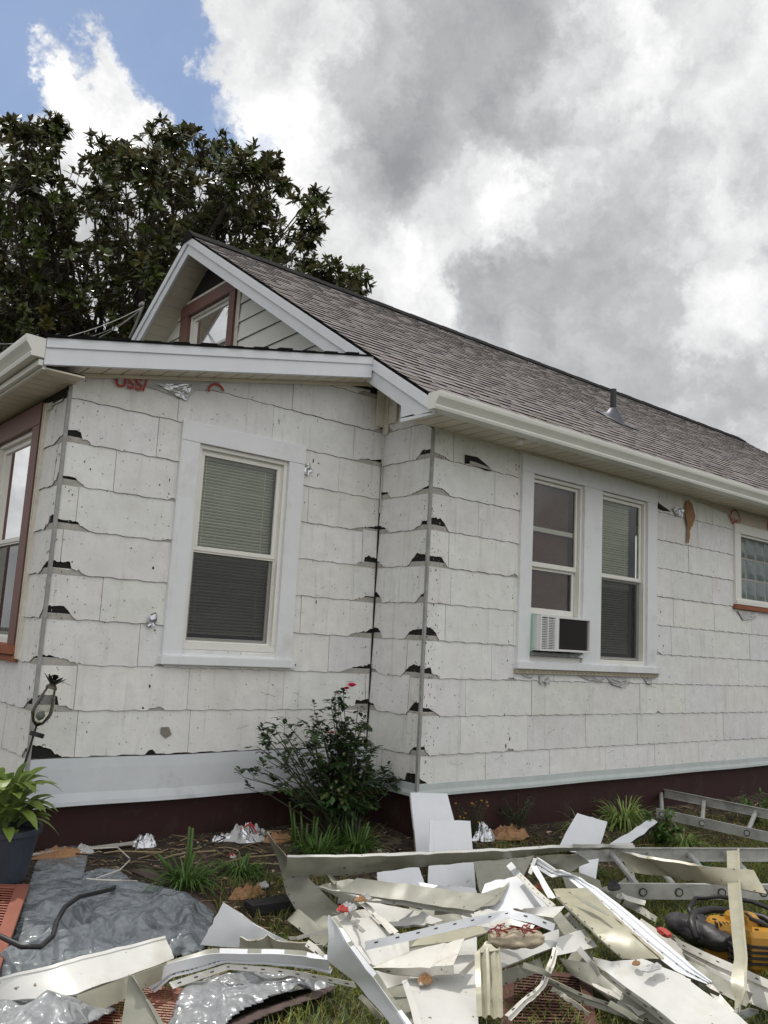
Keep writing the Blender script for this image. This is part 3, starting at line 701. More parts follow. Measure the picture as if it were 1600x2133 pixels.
def sash_window(name, fr, o, rail, trimmat, blindmat, sashes='vinyl', rev=False, glassm='glass', org=None, lowscreen=True, lowblind='blind_dark', **k):
    """vinyl double hung unit filling the opening o; rail = height of the meeting rail"""
    e = sub(name, org or fr((o[0]+o[1])/2, 0, o[2]), H, **k)
    u0, u1, z0, z1 = o
    mb = MB(); ring_boxes(mb, fr, u0, u1, z0, z1, .030, -.075, .006, wb=.045); ring_boxes(mb, fr, u0+.030, u1-.030, z0+.045, z1-.03, .008, -.06, -.018)
    mb.build('frame', sashes, e, bevel=.003)
    a0, a1 = u0+.038, u1-.038
    mb = MB(); ring_boxes(mb, fr, a0, a1, rail-.012, z1-.038, .030, -.045, -.022); mb.build('upper_sash', sashes, e, bevel=.003)
    mb = MB(); ring_boxes(mb, fr, a0, a1, z0+.053, rail+.018, .026, -.068, -.048, wt=.03); mb.build('lower_sash', sashes, e, bevel=.003)
    pane(e, fr, a0+.03, a1-.03, rail+.018, z1-.068, -.036, glassm); pane(e, fr, a0+.026, a1-.026, z0+.079, rail-.012, -.058, glassm)
    if lowscreen:
        mb = MB(); ring_boxes(mb, fr, a0-.004, a1+.004, z0+.047, rail-.012, .012, -.045, -.030); mb.build('screen_frame', 'screen_frame' if 'screen_frame' in M else sashes, e)
        pane(e, fr, a0+.008, a1-.008, z0+.059, rail-.024, -.037, 'screen', 'screen')
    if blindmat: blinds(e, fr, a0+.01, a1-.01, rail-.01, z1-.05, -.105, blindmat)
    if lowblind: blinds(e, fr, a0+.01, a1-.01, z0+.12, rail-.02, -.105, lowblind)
    room(e, fr, o)
    return e

def casing(e, fr, u0, u1, z0, z1, o, d=.030, headh=.14, matn='trim', mull=None, sill=True, sillmat=None, inset=.010):
    """flat boards round opening(s)"""
    mb = MB()
    mb.box(u0, u1, -.0, d+.004, o[3], z1, fr=fr)
    mb.box(u0, o[0], 0, d, z0, o[3], fr=fr); mb.box(o[1], u1, 0, d, z0, o[3], fr=fr)
    if mull: mb.box(mull[0], mull[1], -.02, d, z0, o[3], fr=fr)
    # reveals
    mb.box(o[0]-.012, o[0], -.08, 0, o[2], o[3], fr=fr); mb.box(o[1], o[1]+.012, -.08, 0, o[2], o[3], fr=fr); mb.box(o[0], o[1], -.08, 0, o[3], o[3]+.012, fr=fr)
    mb.box(u0-.002, u0+.004, d, d+.004, z0, z1, fr=fr)
    mb.build('casing', matn, e, bevel=.003)
    if sill:
        mb = MB(); mb.box(u0-.015, u1+.015, 0, d+.028, z0-.055, z0, fr=fr)
        mb.hexa([fr(o[0]-.005, -.07, z0), fr(o[1]+.005, -.07, z0), fr(o[1]+.005, d, z0), fr(o[0]-.005, d, z0)], [fr(o[0]-.005, -.07, o[2]+.004), fr(o[1]+.005, -.07, o[2]+.004), fr(o[1]+.005, d-.008, z0+.012), fr(o[0]-.005, d-.008, z0+.012)])
        mb.build('sill', sillmat or matn, e, bevel=.004)

# window on the left wing
e = sash_window('window', frA, W1, 1.60, 'trim', 'blind', label='lone sash window in the left wing, closed blinds, wide pale blue trim')
casing(e, frA, -1.742, -.752, .885, 2.445, W1)
# double window
eC = sub('window', frC(1.9, 0, .9), H, label='double window with wide centre post above the drip edge')
def unit(fr, o, kind):
    u0, u1, z0, z1 = o
    s = sub('window_unit', fr((u0+u1)/2, 0, z0), eC)
    return s
u0, u1, z0, z1 = W2b
mb = MB(); ring_boxes(mb, frC, u0, u1, z0, z1, .03, -.075, .004, wb=.04); ring_boxes(mb, frC, W2a[0], W2a[1], z0, z1, .03, -.075, .004, wb=.04); mb.build('frame', 'vinyl', eC, bevel=.003)
a0, a1 = u0+.034, u1-.034
mb = MB(); ring_boxes(mb, frC, a0, a1, 1.725, z1-.034, .03, -.045, -.022, wb=.035); mb.build('upper_sash', 'vinyl', eC, bevel=.003)
mb = MB(); ring_boxes(mb, frC, a0, a1, z0+.045, 1.725, .02, -.068, -.048); mb.build('lower_sash', 'vinyl', eC, bevel=.003)
pane(eC, frC, a0+.03, a1-.03, 1.76, z1-.064, -.036); pane(eC, frC, a0+.02, a1-.02, z0+.065, 1.705, -.058); pane(eC, frC, a0, a1, z0+.05, 1.72, -.04, 'screen', 'screen')
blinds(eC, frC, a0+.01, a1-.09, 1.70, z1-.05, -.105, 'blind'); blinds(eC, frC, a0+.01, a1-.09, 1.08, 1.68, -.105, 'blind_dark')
a0, a1 = W2a[0]+.034, W2a[1]-.034
mb = MB(); ring_boxes(mb, frC, a0, a1, 1.73, z1-.034, .026, -.045, -.022, wb=.04); mb.box(a0+.026, a1-.026, -.066, -.048, 2.03, 2.07, fr=frC); mb.build('upper_sash', 'vinyl', eC, bevel=.003)
mb = MB(); ring_boxes(mb, frC, a0, a1, 1.345, 1.735, .028, -.068, -.048, wb=.05); mb.build('lower_sash', 'vinyl', eC, bevel=.003)
pane(eC, frC, a0+.026, a1-.026, 1.77, z1-.06, -.036); pane(eC, frC, a0+.028, a1-.028, 1.39, 1.72, -.058)
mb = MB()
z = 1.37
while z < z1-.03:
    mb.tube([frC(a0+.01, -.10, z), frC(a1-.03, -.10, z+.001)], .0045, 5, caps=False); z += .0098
mb.build('brick_reflection', 'brick_refl', eC)  # brown rods stand in for the brick house reflected in the glass
mb = MB(); mb.box(a0-.030, 1.165, -.03, .02, 1.04, 1.345, fr=frC); mb.build('foam_filler', 'foam', eC)
mb = MB(); mb.box(a0, a1, -.07, -.01, .985, 1.02, fr=frC); mb.build('unit_sill', 'vinyl', eC, bevel=.004)
room(eC, frC, W2a); room(eC, frC, W2b)
casing(eC, frC, .970, 2.888, .955, 2.632, (W2a[0], W2b[1], .965, 2.49), mull=(W2a[1], W2b[0]))
mb = MB(); mb.box(.955, 2.90, .0, .038, .865, .899, fr=frC)
for i in range(34): mb.box(.99+i*.056, .998+i*.056, .038, .0395, .877, .884, 1, fr=frC)
mb.build('nail_strip', ['hem', 'slot'], eC)
# glass block window
eB = sub('window', frC(4.87, 0, 1.63), H, label='small glass block window at the right edge with bare brown sill')
mb = MB(); ring_boxes(mb, frC, W3[0], W3[1], W3[2], W3[3], .025, -.06, .008); mb.build('frame', 'vinyl', eB, bevel=.003)
mb = MB(); nb = 4; bw = (W3[1]-W3[0]-.05)/nb; bh = (W3[3]-W3[2]-.05)/3
for i in range(nb):
    for j in range(3):
        x, z = W3[0]+.025+i*bw, W3[2]+.025+j*bh
        n = 6; rows = []
        for a in range(n+1):
            rows.append([frC(x+.008+(bw-.016)*b/n, -.034+.014*(1-abs(2*a/n-1)**4)*(1-abs(2*b/n-1)**4)+.003*noise.noise(Vector((a*1.3+i*7, b*1.1, j*5))), z+.008+(bh-.016)*a/n) for b in range(n+1)])
        mb.grid([r_ for r_ in rows])
mb.build('glass_blocks', 'frosted', eB, smooth=True)
mb = MB(); mb.box(W3[0]+.02, W3[1]-.02, -.06, -.036, W3[2]+.02, W3[3]-.02, fr=frC); mb.build('mortar', 'cement', eB)
casing(eB, frC, 4.315, 5.42, 1.665, 2.50, W3, sill=False, matn='vinyl')
mb = MB(); mb.box(4.32, 5.42, .0, .05, 1.645, 1.690, fr=frC); mb.build('sill', 'vinyl', eB, bevel=.003)
mb = MB(); mb.box(4.30, 5.45, .0, .044, 1.595, 1.642, fr=frC); mb.build('sill_board', 'brownsill', eB, bevel=.004)
# left side window (brown paint)
e = sash_window('window', frD, WD, 1.60, 'brown', None, lowblind=None, label='brown trimmed window on the left side wall, cut by the photo edge')
casing(e, frD, 1.02, 2.17, .90, 2.475, WD, matn='brown', sillmat='brownsill', d=.035)
mb = MB(); mb.face([frD(1.3, -.12, 1.0), frD(2.0, -.12, 1.0), frD(2.0, -.12, 2.3), frD(1.3, -.12, 2.3)]); mb.build('white_reflection', 'lap', e)  # white sheet added for the bright reflection in the panes
mb = MB(); mb.box(1.0, 2.2, 0, .04, .80, .838, fr=frD); mb.build('apron', 'brownsill', e, bevel=.005)
mb = MB(); mb.box(.965, .99, .0, .025, .82, 2.46, fr=frD); mb.box(.995, 1.008, .0, .03, .82, 2.46, fr=frD); mb.build('side_strip', 'batten', e)
# gable window
e = sash_window('window', frG, WG, 4.22, 'brown', None, glassm='gglass', lowblind=None, lowscreen=False, label='high gable window with red brown frame under the peak')
casing(e, frG, 3.20, 4.50, 3.2, 4.845, WG, matn='brown', sill=False, d=.05)
mb = MB(); mb.box(3.12, 3.195, .02, .028, 3.2, 4.86, fr=frG); mb.build('side_strip', 'batten', e)

# house wrap scraps, torn bits
def scrap(name, fr, poly, d, matn, amp=.006, parent=H, seed=0, **k):
    """thin crinkled piece: poly of (u,z); grid-filled by fan subdivision"""
    cu = sum(p[0] for p in poly)/len(poly); cz = sum(p[1] for p in poly)/len(poly); mb = MB(); pts = []
    n = len(poly); dense = []
    for i in range(n):
        a, b = poly[i], poly[(i+1) % n]
        for j in range(4): dense.append((a[0]+(b[0]-a[0])*j/4, a[1]+(b[1]-a[1])*j/4))
    rows = []
    for t in (0, .25, .5, .75, 1):
        rows.append([fr(cu+(p[0]-cu)*t, d+amp*noise.noise(Vector(((cu+(p[0]-cu)*t)*40, (cz+(p[1]-cz)*t)*40, seed))), cz+(p[1]-cz)*t) for p in dense])
    mb.grid(rows, close=True)
    return mb.build(name, matn, parent, smooth=False, **k)
uA = lambda px, py: (lambda p: (p.x, p.z))(on_y(px, py, B-.016))
uC = lambda px, py: (lambda p: (p.x, p.z))(on_y(px, py, -.016))
scrap('house_wrap', frA, [uA(*p) for p in ((234, 786), (458, 797), (463, 814), (440, 812), (410, 812), (388, 836), (365, 826), (330, 812), (302, 805), (280, 800), (240, 792))], .016, 'wrap', seed=1)
scrap('foil_tear', frA, [uA(*p) for p in ((325, 800), (400, 800), (388, 834), (372, 828))], .024, 'foil', .01, seed=2)
scrap('house_wrap', frC, [uC(*p) for p in ((1440, 1040), (1600, 1082), (1620, 1112), (1528, 1092), (1515, 1066))], .018, 'wraptan', .004, seed=3)
scrap('paper_flap', frC, [uC(*p) for p in ((1431, 1040), (1440, 1050), (1446, 1075), (1441, 1095), (1435, 1103), (1433, 1132), (1428, 1130), (1430, 1100), (1425, 1072), (1426, 1050))], .030, 'card', .012, seed=4)
scrap('foil_tear', frC, [uC(*p) for p in ((1398, 1060), (1412, 1055), (1424, 1062), (1420, 1076), (1408, 1075))], .026, 'foil', .012, seed=5)
scrap('torn_hole', frC, [uC(*p) for p in ((1368, 1040), (1372, 1048), (1398, 1066), (1380, 1064), (1367, 1058))], .0185, 'tar', 0, seed=5)
scrap('torn_hole', frA, [uA(*p) for p in ((715, 801), (752, 799), (768, 806), (784, 812), (786, 817), (755, 809))], .0185, 'tar', 0, seed=6)
scrap('torn_hole', frC, [uC(*p) for p in ((968, 947), (994, 952), (1010, 965), (1027, 981), (1012, 980), (990, 968), (978, 960), (968, 966))], .0185, 'tar', 0, seed=7)
scrap('broken_edge', frC, [uC(*p) for p in ((978, 960), (990, 963), (1018, 974), (1027, 981), (1005, 975), (978, 967))], .0205, 'cement', 0, seed=8)
for i, q in enumerate((((1085, 1404), (1112, 1405), (1110, 1412), (1095, 1410)), ((1122, 1406), (1142, 1408), (1146, 1420), (1138, 1430), (1134, 1416), (1128, 1428), (1123, 1418)), ((1205, 1408), (1262, 1410), (1256, 1420), (1228, 1417)), ((1262, 1410), (1310, 1412), (1312, 1424), (1296, 1432), (1276, 1426)), ((1340, 1412), (1358, 1414), (1357, 1427), (1347, 1424)))):
    scrap('peeling_paint', frC, [uC(*p) for p in q], .022, 'wrap', .016, seed=20+i)
scrap('foil_tear', frA, [uA(*p) for p in ((309, 1282), (322, 1275), (328, 1282), (322, 1302), (310, 1310), (304, 1298))], .026, 'foil', .02, seed=9)
scrap('foil_tear', frA, [uA(*p) for p in ((633, 968), (645, 965), (650, 980), (640, 992), (632, 985))], .022, 'foil', .014, seed=10)
scrap('mildew_stain', frA, [uA(*p) for p in ((335, 1515), (352, 1514), (358, 1530), (345, 1538), (335, 1528))], .0155, 'grime_shade', 0, seed=12)
scrap('peeling_paint', frC, [uC(*p) for p in ((1535, 1272), (1578, 1276), (1572, 1288), (1548, 1292))], .022, 'wrap', .014, seed=13)

def text_part(name, s, fr, u, z, size, d, matn, parent, shear=0, rot=0, ext=.0008):
    cu = bpy.data.curves.new(name, 'FONT'); cu.body = s; cu.size = size; cu.extrude = ext; cu.shear = shear; cu.offset = size*.02
    tmp = bpy.data.objects.new('tmp_text', cu); COL.objects.link(tmp); dg = bpy.context.evaluated_depsgraph_get(); dg.update()
    me = bpy.data.meshes.new_from_object(tmp.evaluated_get(dg)); bpy.data.objects.remove(tmp); me.name = name
    c, s_ = math.cos(rot), math.sin(rot); pl = parent_loc(parent)
    for v in me.vertices:
        x, y, q = v.co; v.co = fr(u+x*c-y*s_, d+q, z+x*s_+y*c) - pl
    me.materials.clear(); me.materials.append(M[matn]); o = bpy.data.objects.new(name, me); COL.objects.link(o); o.parent = parent
    return o
p = uA(238, 797); text_part('red_print', 'USS/', frA, p[0], p[1]-.02, .115, .025, 'red', H, rot=.05)
def ringmark(fr, c, r, a0, a1, d):
    mb = MB(); n = 18; rows = []
    for i in range(n+1):
        a = a0+(a1-a0)*i/n; rows.append([fr(c[0]+math.cos(a)*r, d, c[1]+math.sin(a)*r*1.0), fr(c[0]+math.cos(a)*(r-.014), d, c[1]+math.sin(a)*(r-.014))])
    mb.grid(rows); mb.build('red_print', 'red', H)
ringmark(frA, (uA(450, 812)[0], uA(450, 812)[1]-.02), .065, R(20), R(190), .026)
for px, py in ((1530, 1082), (1606, 1100)):
    c = uC(px, py); ringmark(frC, c, .105, R(-15), R(195), .026); text_part('red_print', 'UsS', frC, c[0]-.075, c[1]-.045, .085, .026, 'red', H, rot=-.1)
ringmark(frC, uC(1450, 1046), .09, R(20), R(150), .022)

# air conditioner: a thing of its own, sitting in the double window
ac = empty('air_conditioner', frC(1.5, .10, 1.06), label='white window air conditioner with louvred side panel and dark coil, in the double window', cat='air conditioner')
q0, q1, r0, r1, dp = 1.150, 1.80, 1.050, 1.335, .105
mb = MB(); ring_boxes(mb, frC, q0+.215, q1, r0, r1, .018, dp-.03, dp); mb.box(q0, q1, -.04, dp-.03, r1-.012, r1, fr=frC); mb.box(q0, q1, -.04, dp-.03, r0, r0+.012, fr=frC)
mb.box(q0, q0+.012, -.04, dp-.03, r0+.012, r1-.012, fr=frC); mb.box(q1-.012, q1, -.04, dp-.03, r0+.012, r1-.012, fr=frC)
mb.box(q0+.20, q0+.216, -.02, dp, r0, r1, fr=frC)
mb.build('casing', 'acw', ac, bevel=.004)
mb = MB(); ring_boxes(mb, frC, q0+.004, q0+.20, r0, r1, .016, dp-.03, dp-.002); mb.box(q0+.095, q0+.103, dp-.028, dp-.002, r0+.016, r1-.016, fr=frC)
z = r0+.022
while z < r1-.024:
    mb.box(q0+.02, q0+.095, dp-.022, dp-.004, z, z+.007, fr=frC); mb.box(q0+.103, q0+.184, dp-.022, dp-.004, z, z+.007, fr=frC); z += .0135
mb.build('louvre_panel', 'acw', ac)
mb = MB(); mb.box(q0+.02, q1-.02, -.03, dp-.034, r0+.015, r1-.015, fr=frC); z = r0+.032
while z < r1-.03: mb.box(q0+.245, q1-.03, dp-.032, dp-.016, z, z+.003, fr=frC); z += .008
mb.build('coil', 'acgrey', ac)
mb = MB(); rows = []
for i in range(25):
    rows.append([frC(q0-.03+i*.0275, .0+.05*j/4+.006*noise.noise(Vector((i*1.7, j*2.1, 0))), 1.022+.006*noise.noise(Vector((i*1.1, j*1.7, 5)))+.018*(1 if j < 3 else .0)-.004*j) for j in range(5)])
mb.grid(rows); mb.build('foil_strip', 'foil', ac)
# cable bracket on the far rake, with service wires
bk = sub('cable_bracket', (XR-.05, 4.72, 4.72), H)
c0 = on_x(298, 637, XR-.02)
mb = MB(); mb.box(c0.x-.04, c0.x, c0.y-.05, c0.y+.05, c0.z-.01, c0.z+.035); mb.build('bracket', 'corner', bk, bevel=.01)
mb = MB(); q = on_x(268, 708, XR-.02); mb.tube([c0, (c0+q)/2+Vector((0, 0, -.03)), q], .014, 8); mb.build('mast', 'corner', bk)
mb = MB()
for (ex_, ey_, sag, rr) in ((-60, 712, .35, .005), (60, 700, .5, .004), (150, 705, .2, .0035)):
    a = on_x(298, 640, XR-.04); b = at_dist(ex_, ey_, 10.5); pts = []
    for i in range(17):
        t = i/16; pts.append(a.lerp(b, t)-Vector((0, 0, sag*4*t*(1-t)*.5)))
    mb.tube(pts, rr, 5)
wc = mb.build('service_cable', 'corner', None, label='thin service cables running from the gable bracket through the tree', cat='cable')

# ================================================================== DEBRIS AND GARDEN
Z0 = -.42
def P3(p):
    if isinstance(p, Vector): return p
    if p[0] == 'y': return on_y(p[1], p[2], p[3])
    return on_z(p[0], p[1], Z0+p[2])
def resample(pts, n):
    L = [0]
    for a, b in zip(pts[:-1], pts[1:]): L.append(L[-1]+(b-a).length)
    out = []
    for i in range(n+1):
        t = L[-1]*i/n; k = 0
        while k < len(L)-2 and L[k+1] < t: k += 1
        out.append(pts[k].lerp(pts[k+1], (t-L[k])/max(1e-9, L[k+1]-L[k])))
    return out
FLAT = [(i/9, 0) for i in range(10)]
def lipped(a=0, b=0, w=.0, n=8):
    pr = []
    if a: pr.append((0, -a))
    pr += [(i/n, 0) for i in range(n+1)]
    if b: pr.append((1, -b))
    return pr
def channel(h=.03, mid=.5):
    return [(0, -h), (0, 0), (mid*.5, 0), (mid, 0), (mid+.02, -h*.8), (mid+.12, -h*.8), (mid+.14, 0), (.92, 0), (1, 0), (1, -h*.6)]
GRP = 'torn off metal trim pieces in the rubble heap'
seedc = [100]
def dentf(p, dent, sd):
    a = noise.noise(Vector((p.x*6, p.y*6, p.z*6+sd))); c = 1-abs(noise.noise(Vector((p.x*5+3, p.y*5, p.z*5+sd*1.7))))*3
    return dent*(a + .5*noise.noise(Vector((p.x*17, p.y*17, p.z*17+sd))) + .9*max(0, c)**2)
def sheet(name, label, A, Bq, mats=('white', 'tan'), prof=None, dent=.005, n=None, slots=None, th=.0022, cat='metal trim', group=GRP, hem='hem', curl=0, keep=True):
    """bent metal strip lofted between two edges given by their points; real thickness, folded lips, nail slots"""
    seedc[0] += 1; sd = seedc[0]
    A = [P3(p) for p in A]; Bq = [P3(p) for p in Bq]
    Lh = max(sum((b-a).length for a, b in zip(q[:-1], q[1:])) for q in (A, Bq)); n = n or max(8, min(90, int(Lh/.018)))
    a = resample(A, n); b = resample(Bq, n); prof = prof or FLAT
    org = sum(a+b, Vector())/(2*len(a)); rows_f = []; rows_b = []; nrm = []
    for i in range(n+1):
        t = (a[min(i+1, n)]-a[max(i-1, 0)]); c = b[i]-a[i]
        nn = c.cross(t).normalized() if c.cross(t).length > 1e-9 else Vector((0, 0, 1))
        if nn.dot(CAM-org) < 0: nn = -nn
        nrm.append(nn)
    rk = random.Random(sd*3); kinks = [(rk.uniform(.12, .88), rk.uniform(-1, 1)*dent*rk.uniform(.8, 2.6), rk.uniform(.05, .16), rk.uniform(-.12, .12)) for _ in range(1+int(Lh > .35)+int(Lh > .7))]
    for i in range(n+1):
        rf = []; rb = []
        for (t, off) in prof:
            p = a[i].lerp(b[i], t) + nrm[i]*off
            kz = sum(ka*max(0, 1-abs(i/n-kc-ks*(t-.5))/kw) for kc, ka, kw, ks in kinks); p = p + nrm[i]*kz
            if i in (0, n):
                al_ = (a[1]-a[0]).normalized() if i == 0 else (a[n]-a[n-1]).normalized()
                p = p + al_*(.006*noise.noise(Vector((t*9, sd, i)))+.004*noise.noise(Vector((t*25, sd, i))))
            dz = dentf(p, dent, sd)
            p = p + nrm[i]*dz
            rf.append(p+nrm[i]*th*.5); rb.append(p-nrm[i]*th*.5)
        rows_f.append(rf); rows_b.append(rb)
    mb = MB(); mb.grid(rows_f, 0); mb.grid([r_[::-1] for r_ in rows_b], 1)
    for j in (0, len(prof)-1):
        mb.grid([[r_[j] for r_ in rows_f], [r_[j] for r_ in rows_b]][::1 if j == 0 else -1], 2)
    mb.grid([rows_f[0], rows_b[0]][::-1], 2); mb.grid([rows_f[-1], rows_b[-1]], 2)
    if slots is not None:
        for (ts, gap) in (slots if isinstance(slots, list) else [slots]):
            m_ = max(1, int(Lh/gap)); rr = random.Random(sd)
            for k in range(m_):
                q = (k+.5)/m_*n; i = int(q); f = q-i
                kz = sum(ka*max(0, 1-abs(q/n-kc-ks*(ts-.5))/kw) for kc, ka, kw, ks in kinks)
                pa = a[i].lerp(a[min(i+1, n)], f); pb = b[i].lerp(b[min(i+1, n)], f)
                c = pa.lerp(pb, ts); cr_ = (pb-pa).normalized(); al = (a[min(i+1, n)]-a[i]).normalized(); nn = nrm[i]
                dz = dentf(c, dent, sd)
                c = c+nn*(dz+kz+th*.5+.0014)
                mb.face([c-al*.008-cr_*.0025, c+al*.008-cr_*.0025, c+al*.008+cr_*.0025, c-al*.008+cr_*.0025], 3)
    # make front faces look at the camera
    base = a[n//2]
    o = mb.build(name, [mats[0], mats[1], hem, 'slot'], None, loc=(org.x, org.y, min(p.z for p in a+b)), label=label, cat=cat, group=group)
    o.data.polygons.foreach_set('use_smooth', [True]*len(o.data.polygons)); o.data.set_sharp_from_angle(angle=R(28))
    return o

# --- tarps ---------------------------------------------------------
def inside(x, y, poly):
    c = False; j = len(poly)-1
    for i in range(len(poly)):
        xi, yi = poly[i]; xj, yj = poly[j]
        if (yi > y) != (yj > y) and x < (xj-xi)*(y-yi)/(yj-yi)+xi: c = not c
        j = i
    return c
def edge_d(x, y, poly):
    best = 9
    for i in range(len(poly)):
        a = Vector(poly[i]); b = Vector(poly[(i+1) % len(poly)]); p = Vector((x, y)); ab = b-a
        t = max(0, min(1, (p-a).dot(ab)/max(1e-9, ab.length_squared))); best = min(best, (a+ab*t-p).length)
    return best
CLOTHS = []
def cloth(name, label, poly, matn, bumps=(), h0=.03, amp=.05, scale=5, seed=0, res=.009, cat='tarp', group=None, hem=None, ridges=()):
    pw = [tuple(P3((px, py, h0)))[:2] for px, py in poly]; CLOTHS.append(pw)
    bw = [(P3((px, py, h)), h, r_) for px, py, h, r_ in bumps]
    rw = [(P3(a), P3(b), h, r_) for a, b, h, r_ in ridges]
    x0, x1 = min(p[0] for p in pw), max(p[0] for p in pw); y0, y1 = min(p[1] for p in pw), max(p[1] for p in pw)
    nx, ny = int((x1-x0)/res)+1, int((y1-y0)/res)+1; idx = {}; mb = MB()
    fr0 = random.Random(seed*7+1); FD = []
    for k_ in range(9):
        an = fr0.random()*6.283; f0 = fr0.choice((1.1, 1.7, 2.6, 4.0, 6.0)); FD.append((math.cos(an), math.sin(an), f0, min(.7, 1.4/f0), fr0.random()*5))
    def zz(x, y):
        e = min(1, edge_d(x, y, pw)/.10)
        q = Vector((x*scale, y*scale, seed)); wv = noise.noise(q*.5)
        r1 = max(0, 1-abs(noise.noise(q*.7+Vector((wv, wv, 0))))*2.0)**1.5
        fo = 0; fr_ = 0
        for i_, (ca, sa, f_, a_, ph_) in enumerate(FD):
            t_ = (x*ca+y*sa)*f_*scale*.25+ph_+wv*1.4+.5*noise.noise(Vector((x*2.3, y*2.3, seed+i_*9)))
            tri = abs((t_ % 1)-.5)*2; msk = max(0, min(1, .35+1.6*noise.noise(Vector((x*2.6+i_*3, y*2.6, seed+i_*5)))))
            fo += a_*tri*msk
        r2 = r4 = fo*.5; r3 = fo
        h = h0 + (.15+.85*e)*amp*(.55*r1 + .75*fo)
        for c, hh, rr in bw:
            d = math.hypot(x-c.x, y-c.y)/rr
            if d < 1: h = max(h, h0+(hh-h0)*(1-d)**1.1+amp*(.35*r2+.25*r4+.15*r3))
        for a, b, hh, rr in rw:
            ab = (b-a).xy; p = Vector((x, y))-a.xy; t = max(0, min(1, p.dot(ab)/ab.length_squared)); d = (p-ab*t).length/rr
            if d < 1: h = max(h, h0+(hh-h0)*(1-d)**1.3*(1-.4*abs(t-.5))+amp*(.25*r2+.25*r4+.1*r3))
        return max(Z0+h, gzn(x, y)+.008)
    def jit(i, j):
        x, y = x0+i*res, y0+j*res; return x, y
    cells = []
    for i in range(nx):
        for j in range(ny):
            x, y = jit(i+.5, j+.5)
            if inside(x, y, pw): cells.append((i, j))
    vid = {}
    for i, j in cells:
        f = []
        for di, dj in ((0, 0), (1, 0), (1, 1), (0, 1)):
            k = (i+di, j+dj)
            if k not in vid:
                x, y = jit(*k); vid[k] = len(mb.v); mb.v.append((x, y, zz(x, y)))
            f.append(vid[k])
        mb.f.append(tuple(f)); mb.m.append(0); mb.t.append(1.0)
    o = mb.build(name, [matn, hem or matn], None, smooth=True, loc=(sum(p[0] for p in pw)/len(pw), sum(p[1] for p in pw)/len(pw), Z0), label=label, cat=cat, group=group)
    sm = o.modifiers.new('solid', 'SOLIDIFY'); sm.thickness = .002; sm.offset = -1
    if hem: sm.material_offset = 1; sm.material_offset_rim = 1
    return o
t = cloth('tarp', 'crumpled blue grey tarp spread on the bare soil below the left wing', [(-60, 2072), (-60, 2040), (0, 2012), (40, 1930), (68, 1850), (105, 1795), (118, 1786), (178, 1826), (172, 1858), (205, 1850), (245, 1852), (268, 1866), (345, 1873), (362, 1868), (395, 1895), (448, 1908), (440, 1945), (420, 1990), (300, 2010), (150, 2050), (0, 2080)], 'tarp',
      bumps=[(124, 1802, .15, .26), (250, 1870, .12, .3), (300, 1905, .17, .18), (400, 1920, .08, .2), (180, 1950, .12, .25)], amp=.065, scale=5.2, seed=3, ridges=[((20, 2000, .1), (315, 1900, .16), .16, .14), ((100, 1950, .1), (190, 1870, .12), .13, .09)])
def ring_part(parent, c, r0, r1, matn, name, n=18):
    mb = MB(); mb.grid([[c+Vector((math.cos(2*math.pi*i/n)*r_, math.sin(2*math.pi*i/n)*r_, z)) for i in range(n)] for r_, z in ((r1, 0), (r1*.8, .004), (r0, .003), (r0, -.002))], close=True)
    mb.build(name, matn, parent)
pt = P3((353, 1869, .07)); ring_part(t, pt, .007, .017, 'vinyl', 'grommet')
cloth('tarp', 'silver tarp with brown hem under the bent gutter trim, bottom centre', [(350, 2140), (398, 2060), (430, 2040), (500, 2025), (640, 2033), (668, 2045), (700, 2058), (660, 2078), (560, 2112), (480, 2150), (420, 2190)], 'silver', bumps=[(450, 2050, .10, .2), (560, 2060, .09, .2), (500, 2090, .07, .2)], amp=.05, scale=6, seed=9, ridges=[((430, 2060, .1), (640, 2050, .1), .10, .08)])
cloth('tarp_hem', 'brown folded hem strip along the silver tarp', [(432, 2150), (500, 2118), (560, 2098), (640, 2070), (690, 2054), (702, 2058), (662, 2080), (560, 2114), (480, 2152), (450, 2170)], 'tarpbrown', h0=.055, amp=.02, scale=8, seed=12, cat='tarp hem', res=.01)
cloth('plastic_sheet', 'silver grey plastic sheeting humped up in the bottom left corner', [(-60, 2240), (-60, 2090), (30, 2092), (70, 2088), (110, 2083), (150, 2100), (240, 2113), (225, 2150), (120, 2240)], 'silver', bumps=[(95, 2087, .17, .28), (180, 2118, .10, .2), (20, 2110, .09, .2)], amp=.07, scale=5, seed=15, cat='plastic sheet')
cloth('tarp', 'dark brown tarp fold behind the grey tarp edge near its grommet', [(265, 1858), (300, 1850), (350, 1865), (400, 1875), (445, 1895), (455, 1908), (400, 1900), (350, 1876)], 'tarpbrown', amp=.02, scale=6, seed=14, h0=.02)
mb = MB()
mb.tube([P3(p) for p in ((-40, 1940, .20), (0, 1950, .19), (45, 1972, .19), (85, 1972, .19), (110, 1950, .19), (118, 1920, .19), (135, 1890, .19), (165, 1868, .18), (200, 1860, .16), (235, 1852, .12), (246, 1838, .05))], .011, 8)
mb.build('hose', 'rubber', None, smooth=True, loc=P3((100, 1960, .1)), label='black hose snaking over the grey tarp at the left', cat='hose')

